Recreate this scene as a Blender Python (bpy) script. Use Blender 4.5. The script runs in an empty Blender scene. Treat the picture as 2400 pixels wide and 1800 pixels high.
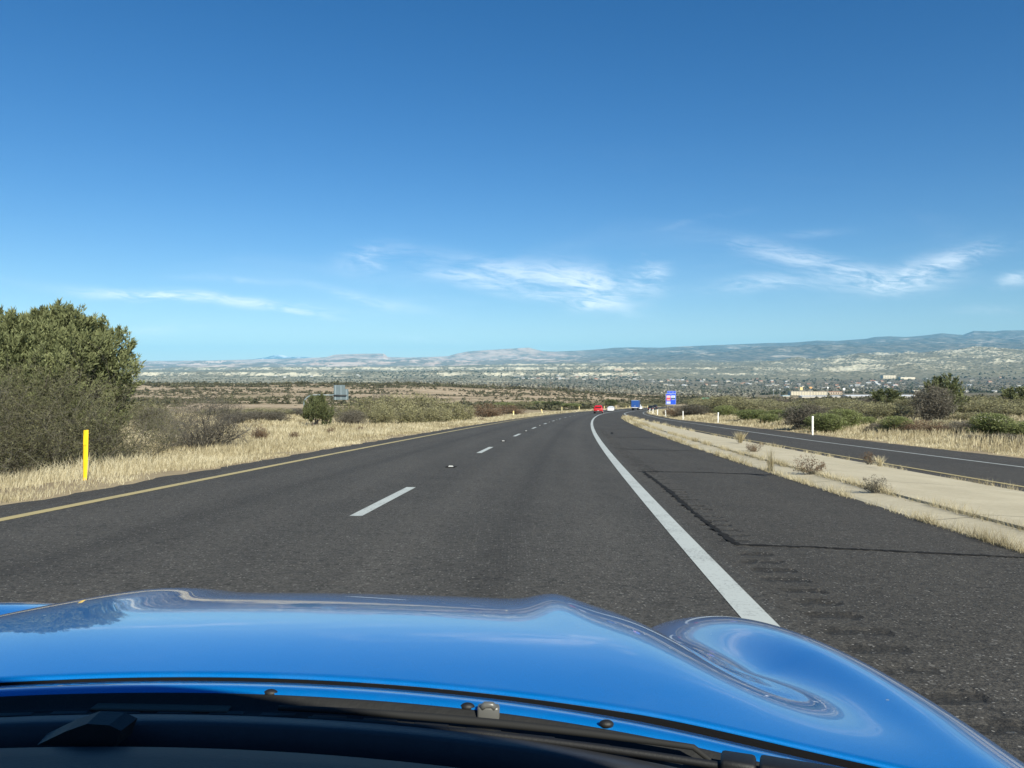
import bpy, bmesh, math, random
import numpy as np
from mathutils import Vector, Matrix

random.seed(7)
RNG = np.random.default_rng(7)
SC = bpy.context.scene
COL = SC.collection
R = math.radians

# ------------------------------------------------------------------ camera, sky, sun, exposure
EYE = 1.28                      # camera height above the road
F, CX, HZ = 1800.0, 1200.0, 868.0   # focal length in photo pixels, picture centre, row of the true horizon
cam_d = bpy.data.cameras.new('camera')
cam_d.sensor_width = 36.0
cam_d.lens = 27.0
cam_d.shift_y = -(900 - HZ) / 2400.0
cam_d.clip_start = 0.05
cam_d.clip_end = 120000
cam = bpy.data.objects.new('camera', cam_d)
COL.objects.link(cam)
cam.location = (0, 0, EYE)
cam.rotation_euler = (R(90), 0, 0)
SC.camera = cam

SUN_EL, SUN_AZ = R(36), R(154)   # azimuth clockwise from the driving direction: behind and to the right
sun_dir = Vector((math.sin(SUN_AZ) * math.cos(SUN_EL), math.cos(SUN_AZ) * math.cos(SUN_EL), math.sin(SUN_EL)))
sun_d = bpy.data.lights.new('sun', 'SUN')
sun_d.energy = 5.0
sun_d.angle = R(0.53)
sun_d.color = (1.0, 0.97, 0.83)
sun = bpy.data.objects.new('sun', sun_d)
COL.objects.link(sun)
sun.rotation_euler = sun_dir.to_track_quat('Z', 'Y').to_euler()
sun.location = (0, 0, 60)

SC.view_settings.view_transform = 'Standard'
SC.view_settings.look = 'None'
SC.view_settings.gamma = 1
SC.view_settings.use_curve_mapping = False
SC.view_settings.exposure = 0.62

W = bpy.data.worlds.new('World')
SC.world = W
W.use_nodes = True


class NT:
    """short-hand for building node trees"""
    def __init__(s, tree):
        s.t = tree
        s.n = tree.nodes
        s.l = tree.links

    def new(s, typ, **kw):
        n = s.n.new(typ)
        for k, v in kw.items():
            setattr(n, k, v)
        return n

    def put(s, sock, v):
        if isinstance(v, bpy.types.NodeSocket):
            s.l.new(v, sock)
        else:
            if sock.type == 'RGBA' and len(v) == 3:
                v = (*v, 1)
            sock.default_value = v

    def math(s, op, a, b=None, c=None, clamp=False):
        n = s.new('ShaderNodeMath', operation=op, use_clamp=clamp)
        s.put(n.inputs[0], a)
        if b is not None:
            s.put(n.inputs[1], b)
        if c is not None:
            s.put(n.inputs[2], c)
        return n.outputs[0]

    def vmath(s, op, a, b=None):
        n = s.new('ShaderNodeVectorMath', operation=op)
        s.put(n.inputs[0], a)
        if b is not None:
            s.put(n.inputs[1], b)
        return n.outputs[0] if op not in ('LENGTH', 'DOT_PRODUCT') else n.outputs['Value']

    def noise(s, vec, scale, detail=4, rough=0.5, dist=0.0, out=0):
        n = s.new('ShaderNodeTexNoise')
        s.put(n.inputs['Vector'], vec)
        n.inputs['Scale'].default_value = scale
        n.inputs['Detail'].default_value = detail
        n.inputs['Roughness'].default_value = rough
        n.inputs['Distortion'].default_value = dist
        return n.outputs[out]

    def ramp(s, fac, stops, interp='LINEAR'):
        n = s.new('ShaderNodeValToRGB')
        s.put(n.inputs[0], fac)
        cr = n.color_ramp
        cr.interpolation = interp
        while len(cr.elements) > 1:
            cr.elements.remove(cr.elements[-1])
        cr.elements[0].position = stops[0][0]
        cr.elements[0].color = (*stops[0][1], 1) if len(stops[0][1]) == 3 else stops[0][1]
        for p, c in stops[1:]:
            e = cr.elements.new(p)
            e.color = (*c, 1) if len(c) == 3 else c
        return n.outputs[0]

    def sstep(s, x, a, b):
        n = s.new('ShaderNodeMapRange', interpolation_type='SMOOTHSTEP')
        s.put(n.inputs['Value'], x)
        n.inputs['From Min'].default_value = a
        n.inputs['From Max'].default_value = b
        return n.outputs[0]

    def mix(s, fac, a, b, blend='MIX'):
        n = s.new('ShaderNodeMix', data_type='RGBA', blend_type=blend)
        s.put(n.inputs['Factor'], fac)
        s.put(n.inputs['A'], a) if False else s.put(n.inputs[6], a)
        s.put(n.inputs[7], b)
        return n.outputs[2]

    def xyz(s, vec):
        n = s.new('ShaderNodeSeparateXYZ')
        s.put(n.inputs[0], vec)
        return n.outputs

    def comb(s, x, y, z):
        n = s.new('ShaderNodeCombineXYZ')
        s.put(n.inputs[0], x)
        s.put(n.inputs[1], y)
        s.put(n.inputs[2], z)
        return n.outputs[0]


def build_world():
    T = NT(W.node_tree)
    T.n.clear()
    out = T.new('ShaderNodeOutputWorld')
    bg = T.new('ShaderNodeBackground')
    sky = T.new('ShaderNodeTexSky', sky_type='NISHITA')
    sky.sun_disc = False
    sky.sun_elevation = SUN_EL
    sky.sun_rotation = SUN_AZ
    sky.altitude = 1100
    sky.air_density = 1.0
    sky.dust_density = 0.35
    sky.ozone_density = 2.6
    # thin cirrus: streaks laid on the sky dome by compass direction (u) and height above the horizon (v)
    d = T.new('ShaderNodeTexCoord').outputs['Generated']
    x, y, z = T.xyz(d)
    yy = T.math('MAXIMUM', y, 0.02)
    u = T.math('DIVIDE', x, yy)
    v = T.math('DIVIDE', z, yy)
    ahead = T.sstep(y, 0.05, 0.2)
    warp = T.noise(T.comb(u, v, 0.0), 5.0, 3, 0.55, 0, 1)
    wx, wy, wz = T.xyz(warp)
    u2 = T.math('ADD', u, T.math('MULTIPLY', T.math('SUBTRACT', wx, 0.5), 0.07))
    v2 = T.math('ADD', v, T.math('MULTIPLY', T.math('SUBTRACT', wy, 0.5), 0.035))
    blobs = [  # centre column, row, half length, half thickness, tilt (deg, down to the right positive), strength, curl
        (1250, 640, 190, 22, 6, 0.9, 0), (1390, 675, 75, 34, 24, 1.1, 0), (1120, 655, 150, 16, 7, 0.75, 0), (1290, 695, 110, 12, 6, 0.7, 0),
        (1375, 715, 45, 12, -14, 0.6, 0), (885, 607, 55, 22, -6, 0.75, 0), (480, 697, 250, 11, 5, 1.0, 0), (690, 726, 90, 9, 9, 0.95, 0), (350, 688, 130, 9, 4, 0.7, 0),
        (1525, 645, 38, 28, -28, 1.0, 0), (1890, 612, 150, 20, 12, 0.8, 0), (2085, 652, 120, 24, -3, 1.15, 0), (2190, 618, 100, 22, -16, 0.6, 0), (2270, 598, 80, 16, -8, 0.6, 0),
        (1790, 667, 85, 16, -4, 0.85, 0), (2400, 648, 45, 14, -15, 1.0, 0), (370, 775, 110, 12, -3, 0.6, 0), (880, 700, 120, 10, 14, 0.5, 0),
        (1900, 545, 70, 8, -3, 0.2, 0), (1640, 520, 70, 6, -12, 0.22, 0), (30, 745, 60, 16, -4, 0.6, 0), (2330, 720, 80, 9, 0, 0.35, 0),
        (560, 655, 110, 7, 2, 0.35, 0), (1010, 795, 90, 7, 4, 0.3, 0)]
    total = None
    for bx, by, hl, ht, tilt, st, _ in blobs:
        cu, cv = (bx - CX) / F, (HZ - by) / F
        c, s_ = math.cos(R(tilt)), math.sin(R(tilt))
        du = T.math('SUBTRACT', u2, cu)
        dv = T.math('SUBTRACT', v2, cv)
        # picture-wise a positive tilt falls to the right: dv decreases with du
        p = T.math('SUBTRACT', T.math('MULTIPLY', du, c), T.math('MULTIPLY', dv, s_))
        q = T.math('ADD', T.math('MULTIPLY', du, s_), T.math('MULTIPLY', dv, c))
        e = T.math('ADD', T.math('POWER', T.math('MULTIPLY', p, F / hl), 2.0), T.math('POWER', T.math('MULTIPLY', q, F / ht), 2.0))
        g = T.math('MULTIPLY', T.math('EXPONENT', T.math('MULTIPLY', e, -0.8)), st)
        total = g if total is None else T.math('ADD', total, g)
    streak = T.noise(T.comb(T.math('MULTIPLY', u2, 7.0), T.math('MULTIPLY', T.math('ADD', v2, T.math('MULTIPLY', u2, 0.08)), 34.0), 0.3), 1.0, 6, 0.62, 0.8)
    fine = T.noise(T.comb(T.math('MULTIPLY', u2, 26.0), T.math('MULTIPLY', T.math('ADD', v2, T.math('MULTIPLY', u2, 0.10)), 130.0), 0.7), 1.0, 4, 0.6, 1.2)
    tex = T.math('ADD', T.math('MULTIPLY', streak, 0.62), T.math('MULTIPLY', fine, 0.38))
    tex = T.sstep(tex, 0.36, 0.62)
    veil = T.math('MULTIPLY', T.sstep(T.noise(T.comb(T.math('MULTIPLY', u, 2.2), T.math('MULTIPLY', v, 11.0), 4.0), 1.0, 5, 0.6, 0.6), 0.5, 0.8),
                  T.math('MULTIPLY', T.sstep(v, 0.34, 0.1), 0.10))
    m = T.math('MULTIPLY', T.math('MULTIPLY', total, tex), 0.8, clamp=True)
    m = T.math('MULTIPLY', T.math('ADD', m, veil), ahead, clamp=True)
    m = T.math('MULTIPLY', m, 0.72)
    # the deep, saturated blue of a polarised high-desert sky
    hs = T.new('ShaderNodeHueSaturation')
    hs.inputs['Hue'].default_value = SKY_HUE
    hs.inputs['Saturation'].default_value = SKY_SAT
    hs.inputs['Value'].default_value = SKY_VAL
    T.put(hs.inputs['Color'], sky.outputs[0])
    col = T.mix(m, hs.outputs[0], (8.0, 8.6, 9.0))
    T.put(bg.inputs['Color'], col)
    bg.inputs['Strength'].default_value = 0.1
    T.l.new(bg.outputs[0], out.inputs['Surface'])


SKY_HUE, SKY_SAT, SKY_VAL = 0.506, 1.36, 0.72
build_world()
SC.cycles.use_denoising = True
SC.cycles.max_bounces = 8
SC.cycles.diffuse_bounces = 3
SC.cycles.glossy_bounces = 3
SC.cycles.transparent_max_bounces = 6
SC.cycles.volume_bounces = 0


# ------------------------------------------------------------------ helpers
def tag(o, label=None, cat=None, group=None, kind=None):
    if label:
        o['label'] = label
    if cat:
        o['category'] = cat
    if group:
        o['group'] = group
    if kind:
        o['kind'] = kind
    return o


def material(name):
    m = bpy.data.materials.new(name)
    m.use_nodes = True
    T = NT(m.node_tree)
    b = T.n['Principled BSDF']
    return m, T, b


def simple(name, col, rough=0.6, metal=0.0, coat=0.0, var=0.0, scale=20.0, bump=0.0, spec=None):
    m, T, b = material(name)
    b.inputs['Roughness'].default_value = rough
    b.inputs['Metallic'].default_value = metal
    b.inputs['Coat Weight'].default_value = coat
    b.inputs['Coat Roughness'].default_value = 0.03
    if spec is not None:
        b.inputs['Specular IOR Level'].default_value = spec
    co = T.new('ShaderNodeTexCoord').outputs['Object']
    if var:
        n = T.noise(co, scale, 5, 0.6)
        lo = tuple(c * (1 - var) for c in col)
        hi = tuple(min(1, c * (1 + var)) for c in col)
        T.put(b.inputs['Base Color'], T.ramp(n, [(0.3, lo), (0.7, hi)]))
    else:
        b.inputs['Base Color'].default_value = (*col, 1)
    if bump:
        bp = T.new('ShaderNodeBump')
        bp.inputs['Strength'].default_value = bump
        bp.inputs['Distance'].default_value = 0.01
        T.put(bp.inputs['Height'], T.noise(co, scale * 3, 4, 0.6))
        T.put(b.inputs['Normal'], bp.outputs[0])
    return m


def mesh_np(name, V, faces, mats=None, parent=None, smooth=False, midx=None, uv=None):
    """one object from numpy arrays: V (n,3); faces a list of (k,3) or (k,4) index arrays"""
    me = bpy.data.meshes.new(name)
    V = np.asarray(V, dtype=np.float32)
    if not isinstance(faces, (list, tuple)):
        faces = [faces]
    faces = [np.asarray(f, dtype=np.int32) for f in faces if len(f)]
    nl = sum(f.size for f in faces)
    nf = sum(len(f) for f in faces)
    me.vertices.add(len(V))
    me.vertices.foreach_set('co', V.ravel())
    me.loops.add(nl)
    me.loops.foreach_set('vertex_index', np.concatenate([f.ravel() for f in faces]))
    me.polygons.add(nf)
    sizes = np.concatenate([np.full(len(f), f.shape[1], dtype=np.int32) for f in faces])
    starts = np.concatenate([[0], np.cumsum(sizes)[:-1]]).astype(np.int32)
    me.polygons.foreach_set('loop_start', starts)
    if midx is not None:
        me.polygons.foreach_set('material_index', np.asarray(midx, dtype=np.int32))
    me.polygons.foreach_set('use_smooth', np.full(nf, smooth, dtype=bool))
    me.update(calc_edges=True)
    me.validate()
    for m in (mats if isinstance(mats, (list, tuple)) else [mats]):
        if m:
            me.materials.append(m)
    o = bpy.data.objects.new(name, me)
    COL.objects.link(o)
    if parent:
        o.parent = parent
    return o


def grid_faces(nr, nc):
    a = np.arange(nr * nc).reshape(nr, nc)
    return np.stack([a[:-1, :-1], a[:-1, 1:], a[1:, 1:], a[1:, :-1]], -1).reshape(-1, 4)


def bm_obj(name, bm, mat, parent=None, smooth=False):
    me = bpy.data.meshes.new(name)
    bmesh.ops.recalc_face_normals(bm, faces=bm.faces)
    bm.to_mesh(me)
    bm.free()
    for m in (mat if isinstance(mat, (list, tuple)) else [mat]):
        me.materials.append(m)
    if smooth:
        for p in me.polygons:
            p.use_smooth = True
    o = bpy.data.objects.new(name, me)
    COL.objects.link(o)
    if parent:
        o.parent = parent
    return o


def empty(name, loc=(0, 0, 0), rz=0.0):
    o = bpy.data.objects.new(name, None)
    o.empty_display_size = 0.2
    COL.objects.link(o)
    o.location = loc
    o.rotation_euler = (0, 0, rz)
    return o


def copy_tree(o, parent=None):
    c = o.copy()
    COL.objects.link(c)
    if parent:
        c.parent = parent
    for ch in list(o.children):
        copy_tree(ch, c)
    return c


def bm_box(bm, c, s, bevel=0.0, mat=0, rot=None):
    r = bmesh.ops.create_cube(bm, size=1.0)
    vs = r['verts']
    M = Matrix.Translation(c) @ (rot if rot else Matrix.Identity(4)) @ Matrix.Diagonal((*s, 1))
    bmesh.ops.transform(bm, matrix=M, verts=vs)
    fs = list({f for v in vs for f in v.link_faces})
    for f in fs:
        f.material_index = mat
    if bevel:
        es = list({e for v in vs for e in v.link_edges})
        bmesh.ops.bevel(bm, geom=es, offset=bevel, segments=2, affect='EDGES', profile=0.5)


def bm_tube(bm, pts, rad, seg=8, mat=0):
    pts = [Vector(p) for p in pts]
    rings = []
    for i, p in enumerate(pts):
        d = (pts[min(i + 1, len(pts) - 1)] - pts[max(i - 1, 0)]).normalized()
        a = d.orthogonal().normalized() if i == 0 else (rings_a - d * rings_a.dot(d)).normalized()
        rings_a = a
        b = d.cross(a)
        r = rad[i] if isinstance(rad, (list, tuple)) else rad
        rings.append([bm.verts.new(p + (a * math.cos(2 * math.pi * k / seg) + b * math.sin(2 * math.pi * k / seg)) * r) for k in range(seg)])
    for r0, r1 in zip(rings[:-1], rings[1:]):
        for k in range(seg):
            f = bm.faces.new((r0[k], r0[(k + 1) % seg], r1[(k + 1) % seg], r1[k]))
            f.material_index = mat
    for ring in (rings[0][::-1], rings[-1]):
        bm.faces.new(ring).material_index = mat


# ------------------------------------------------------------------ numpy noise
def _hash(ix, iy, seed):
    h = (ix.astype(np.int64) * 374761393 + iy.astype(np.int64) * 668265263 + seed * 974634777) & 0x7fffffff
    h = ((h ^ (h >> 13)) * 1274126177) & 0x7fffffff
    return ((h ^ (h >> 16)) & 0xffff) / 65535.0


def vnoise(x, y, seed=0):
    ix, iy = np.floor(x), np.floor(y)
    fx, fy = x - ix, y - iy
    fx = fx * fx * fx * (fx * (fx * 6 - 15) + 10)
    fy = fy * fy * fy * (fy * (fy * 6 - 15) + 10)
    a, b = _hash(ix, iy, seed), _hash(ix + 1, iy, seed)
    c, d = _hash(ix, iy + 1, seed), _hash(ix + 1, iy + 1, seed)
    return (a * (1 - fx) + b * fx) * (1 - fy) + (c * (1 - fx) + d * fx) * fy


def fbm(x, y, seed=0, octv=5, gain=0.5):
    s, a, t = 0, 1.0, 0
    for o in range(octv):
        s = s + a * vnoise(x * 2 ** o + 17.3 * o, y * 2 ** o - 9.1 * o, seed + o)
        t += a
        a *= gain
    return s / t


def ridged(x, y, seed=0, octv=5, gain=0.5):
    s, a, t = 0, 1.0, 0
    for o in range(octv):
        n = 1 - np.abs(2 * vnoise(x * 2 ** o + 5.7 * o, y * 2 ** o + 3.9 * o, seed + o) - 1)
        s = s + a * n * n
        t += a
        a *= gain
    return s / t


def sm(x, a, b):
    t = np.clip((x - a) / (b - a), 0, 1)
    return t * t * (3 - 2 * t)


# ------------------------------------------------------------------ road alignment (plan fitted to the photograph)
_PC = np.poly1d([0.45761434, -1.75667861, 4.89997692, 5.95960524, 1.21902089])
_DP = _PC.deriv()
YJ = 190.0


def C(Y):
    """x of the right-hand edge line of the carriageway at distance Y"""
    Y = np.asarray(Y, dtype=float)
    q = np.minimum(Y, YJ) / 100
    k = 0.00040
    e = np.maximum(Y - YJ, 0)
    v = _PC(np.maximum(q, 0)) + _DP(YJ / 100) / 100 * e + k * e * e
    return np.where(Y < 0, _PC(0) + _DP(0) / 100 * Y, v)


def heading(Y):
    return float((C(Y + 0.5) - C(Y - 0.5)))


def redge(Y):
    return np.interp(Y, [0, 30, 60, 82, 100, 125, 180, 300, 450], [14.2, 14.0, 13.6, 12.7, 11.2, 10.7, 9.7, 9.6, 9.6])


def rwhite(Y):
    return np.interp(Y, [0, 21, 37, 74, 97, 154, 200, 300, 450], [11.5, 11.3, 10.6, 10.2, 9.4, 8.6, 8.2, 8.0, 8.0])


def ryellow(Y):
    return np.interp(Y, [0, 15, 22, 38, 85, 112, 160, 240, 450], [8.0, 7.8, 7.6, 7.1, 6.0, 5.2, 4.3, 4.3, 4.3])


def zr(Y, off):
    """height of the paved surface"""
    Y = np.asarray(Y, dtype=float)
    off = np.asarray(off, dtype=float)
    z = -0.0483 * Y - 0.02 * (np.clip(off, -12, 15) + 1.3) + 1.5e-5 * np.maximum(Y - 100, 0) ** 2
    return z - 0.1 * sm(off, 4.0, 8.0) * (1 - sm(Y, 80, 160))


LEDGE = -7.85


# ------------------------------------------------------------------ terrain heights
TX = np.array([-1200, 0, 320, 700, 1000, 1300, 1500, 1700, 1900, 2100, 2400, 3600], float)
ROWS = [
    (280, [957, 957, 957, 958, 958, 958, 957, 957, 956, 955, 954, 950]),
    (500, [930, 932, 935, 938, 945, 948, 949, 949, 946, 942, 938, 930]),
    (900, [900, 902, 902, 901, 901, 912, 930, 937, 937, 936, 934, 925]),
    (1500, [903, 905, 906, 905, 906, 916, 925, 930, 927.5, 927, 924, 915]),
    (3000, [897, 898, 899, 898, 899, 904, 909, 913, 912, 910, 908, 900]),
    (5000, [888, 889, 890, 889, 888, 888, 890, 892, 892, 890, 886, 875]),
    (7000, [876, 878, 879, 878, 876, 873, 874, 876, 876, 866, 850, 830]),
    (9000, [870, 871, 871, 868, 866, 862, 857, 853, 848, 837, 816, 800]),
    (12000, [864, 865, 865, 862, 860, 855, 850, 845, 840, 834, 824, 810]),
    (16000, [857, 857, 857, 855, 851, 844, 836, 826, 815, 807, 803, 800]),
]
CREST = np.array([(-1200, 852), (0, 848), (320, 846), (500, 845), (600, 842), (700, 840), (765, 837), (785, 831), (850, 829), (900, 828.5), (909, 837), (960, 838),
                  (1000, 837), (1050, 835), (1070, 829), (1095, 824), (1120, 822), (1150, 820), (1200, 817), (1240, 814.5), (1252, 818), (1272, 823), (1300, 824),
                  (1350, 822), (1400, 819), (1440, 815), (1480, 814), (1550, 815), (1600, 812), (1700, 808), (1800, 804), (1860, 803), (1917, 798), (1960, 799),
                  (2030, 794), (2050, 790), (2085, 788), (2120, 790), (2160, 787), (2207, 781), (2256, 785), (2270, 780), (2283, 775), (2331, 777), (2350, 774.5), (2400, 774),
                  (2600, 772), (3600, 775)], float)
LOGY = np.log(np.array([r[0] for r in ROWS] + [19500, 21200, 22000, 24000, 32000], float))


def zfar(X, Y):
    px = CX + F * X / Y
    cols = [np.interp(px, TX, np.array(r[1], float)) for r in ROWS]
    cr = np.interp(px, CREST[:, 0], CREST[:, 1])
    y16 = cols[-1]
    cols += [cr + 0.62 * (y16 - cr), cr + 0.18 * (y16 - cr), cr, cr + 5, cr + 12]
    cols = np.stack(cols, -1)
    t = np.log(np.clip(Y, 280, 32000))
    i = np.clip(np.searchsorted(LOGY, t, side='right') - 1, 0, len(LOGY) - 2)
    f = (t - LOGY[i]) / (LOGY[i + 1] - LOGY[i])
    f = f * f * (3 - 2 * f) * 0.5 + f * 0.5
    a = np.take_along_axis(cols, i[..., None], -1)[..., 0]
    b = np.take_along_axis(cols, (i + 1)[..., None], -1)[..., 0]
    row = a * (1 - f) + b * f
    z = EYE + (HZ - row) / F * Y
    # relief
    n1 = ridged(X / 230 + 3, Y / 230, 11, 5) - 0.45
    z = z + n1 * 4.0 * sm(Y, 350, 800) * (1 - sm(Y, 1500, 3000))
    rt = sm(px, 1450, 1900)
    n2 = (ridged(X / 820 + 1.7, Y / 1500, 21, 6, 0.58) - 0.42) * (1 - rt) + rt * (1.35 * ridged((X + 0.55 * Y) / 1250 + 2.2, (Y - 0.4 * X) / 2300, 27, 6, 0.56) - 0.62)
    z = z + n2 * 92 * sm(Y, 5000, 6800) * (1 - sm(Y, 11000, 14000)) * (0.75 + 0.7 * sm(px, 1500, 2000))
    n3 = ridged(X / 2600 + 0.3, Y / 3300, 31, 6, 0.55) - 0.45
    z = z + n3 * 210 * sm(Y, 11500, 14500) * (1 - sm(Y, 19800, 21600))
    # terraces cut in the badlands
    w = sm(Y, 5200, 6500) * (1 - sm(Y, 10500, 12500)) * (0.45 - 0.38 * rt)
    st = 58.0
    q = (z + 8 * fbm(X / 700, Y / 700, 5, 3)) / st
    fq = q - np.floor(q)
    zt = (np.floor(q) + sm(fq, 0.30, 0.62)) * st
    return z * (1 - w) + zt * w


def znear(X, Y):
    off = X - C(Y)
    re = redge(Y)
    dl = np.maximum(LEDGE - off, 0)
    dr = np.maximum(off - re, 0)
    zl = zr(Y, LEDGE) - 0.03 - 0.50 * sm(dl, 0.5, 6.0) + 0.02 * np.minimum(dl, 60) * sm(dl, 6, 30)
    zrt = zr(Y, re) - 0.03 + 0.045 * np.minimum(dr, 40) - 0.12 * sm(dr, 0.1, 1.5)
    z = np.where(off < LEDGE, zl, np.where(off > re, zrt, zr(Y, off) - 0.12 * sm(np.minimum(off - LEDGE, re - off), 0.0, 0.6) - 0.03))
    rough = (fbm(X / 3.0, Y / 3.0, 3, 4) - 0.5) * 0.22 * sm(np.maximum(dl, dr), 0.3, 4)
    return z + rough


def ground_z(X, Y):
    X = np.asarray(X, float)
    Y = np.asarray(Y, float)
    off = X - C(np.clip(Y, -50, 700))
    zn = znear(X, np.clip(Y, -400, 700))
    Yc = np.maximum(Y, 120)
    zf = zfar(X, Yc)
    lat = np.maximum(np.maximum(LEDGE - off, off - redge(Y)), 0)
    w = sm(Y, 170, 330) * sm(lat, 18, 75)
    w = np.maximum(w, sm(Y, 430, 520))
    return zn * (1 - w) + zf * w


# ------------------------------------------------------------------ materials of the setting
def world_pos(T):
    return T.new('ShaderNodeNewGeometry').outputs['Position']


def mat_ground():
    m, T, b = material('dry verge soil')
    p = world_pos(T)
    a = T.noise(p, 0.35, 6, 0.62)
    c = T.noise(p, 6.0, 5, 0.65)
    col = T.ramp(a, [(0.3, (0.20, 0.15, 0.095)), (0.55, (0.33, 0.265, 0.165)), (0.75, (0.40, 0.33, 0.21))])
    col = T.mix(T.math('MULTIPLY', T.sstep(c, 0.5, 0.75), 0.6), col, (0.14, 0.11, 0.075))
    T.put(b.inputs['Base Color'], col)
    b.inputs['Roughness'].default_value = 0.95
    b.inputs['Specular IOR Level'].default_value = 0.1
    bp = T.new('ShaderNodeBump')
    bp.inputs['Strength'].default_value = 0.6
    bp.inputs['Distance'].default_value = 0.05
    T.put(bp.inputs['Height'], c)
    T.put(b.inputs['Normal'], bp.outputs[0])
    return m


def mat_hill():
    m, T, b = material('scrubby tan hillside')
    p = world_pos(T)
    x, y, z = T.xyz(p)
    st = T.comb(T.math('MULTIPLY', x, 0.012), T.math('MULTIPLY', y, 0.03), 0.0)
    a = T.noise(st, 1.0, 7, 0.62, 0.6)
    col = T.ramp(a, [(0.28, (0.15, 0.125, 0.085)), (0.44, (0.29, 0.23, 0.155)), (0.56, (0.40, 0.315, 0.22)), (0.72, (0.50, 0.40, 0.29))])
    f = T.noise(p, 0.25, 5, 0.7)
    col = T.mix(T.math('MULTIPLY', T.sstep(f, 0.52, 0.66), 0.55), col, (0.10, 0.092, 0.06))
    T.put(b.inputs['Base Color'], col)
    b.inputs['Roughness'].default_value = 1.0
    b.inputs['Specular IOR Level'].default_value = 0.0
    return m


def mat_valley():
    m, T, b = material('valley floor scrub')
    p = world_pos(T)
    x, y, z = T.xyz(p)
    st = T.comb(T.math('MULTIPLY', x, 0.0035), T.math('MULTIPLY', y, 0.008), 0.0)
    a = T.noise(st, 1.0, 7, 0.6, 0.4)
    col = T.ramp(a, [(0.3, (0.10, 0.09, 0.064)), (0.5, (0.17, 0.15, 0.108)), (0.62, (0.28, 0.235, 0.17)), (0.75, (0.38, 0.32, 0.24))])
    f = T.noise(p, 0.03, 5, 0.7)
    marl = T.math('MULTIPLY', T.sstep(T.math('DIVIDE', x, T.math('MAXIMUM', y, 1.0)), 0.12, -0.05), T.sstep(y, 1500.0, 3400.0))
    col = T.mix(marl, col, T.ramp(a, [(0.35, (0.17, 0.15, 0.10)), (0.5, (0.29, 0.26, 0.18)), (0.65, (0.50, 0.455, 0.33))]))
    col = T.mix(T.math('MULTIPLY', T.sstep(f, 0.5, 0.62), 0.6), col, (0.085, 0.085, 0.058))
    T.put(b.inputs['Base Color'], col)
    b.inputs['Roughness'].default_value = 1.0
    b.inputs['Specular IOR Level'].default_value = 0.0
    return m


def mat_badlands():
    m, T, b = material('white marl badlands')
    g = T.new('ShaderNodeNewGeometry')
    p = g.outputs['Position']
    x, y, z = T.xyz(p)
    nz = T.xyz(g.outputs['True Normal'])[2]
    steep = T.sstep(nz, 0.99, 0.93)
    big = T.noise(p, 0.0011, 5, 0.6, 0.5)
    mid = T.noise(T.comb(x, T.math('MULTIPLY', y, 0.45), T.math('MULTIPLY', z, 2.6)), 0.006, 6, 0.7)
    spk = T.noise(p, 0.03, 4, 0.75)
    bare = T.math('ADD', T.math('MULTIPLY', steep, 0.62), T.math('MULTIPLY', T.math('SUBTRACT', T.math('ADD', big, mid), 1.0), 2.0))
    bare = T.math('SUBTRACT', bare, T.math('MULTIPLY', T.sstep(spk, 0.45, 0.6), 0.34))
    bare = T.math('SUBTRACT', bare, T.math('MULTIPLY', T.sstep(x, 900.0, 3200.0), 0.22))
    bare = T.math('ADD', bare, T.math('MULTIPLY', T.sstep(x, 1500.0, -500.0), 0.16))
    bare = T.sstep(bare, 0.06, 0.70)
    rock = T.ramp(T.noise(T.comb(0.0, 0.0, z), 0.05, 3, 0.6), [(0.35, (0.50, 0.445, 0.31)), (0.5, (0.70, 0.64, 0.47)), (0.65, (0.58, 0.48, 0.34))])
    scrub = T.ramp(spk, [(0.35, (0.33, 0.29, 0.20)), (0.5, (0.18, 0.165, 0.11)), (0.65, (0.065, 0.066, 0.042))])
    T.put(b.inputs['Base Color'], T.mix(T.math('MULTIPLY', bare, 0.85), scrub, rock))
    b.inputs['Roughness'].default_value = 1.0
    b.inputs['Specular IOR Level'].default_value = 0.0
    return m


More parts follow.
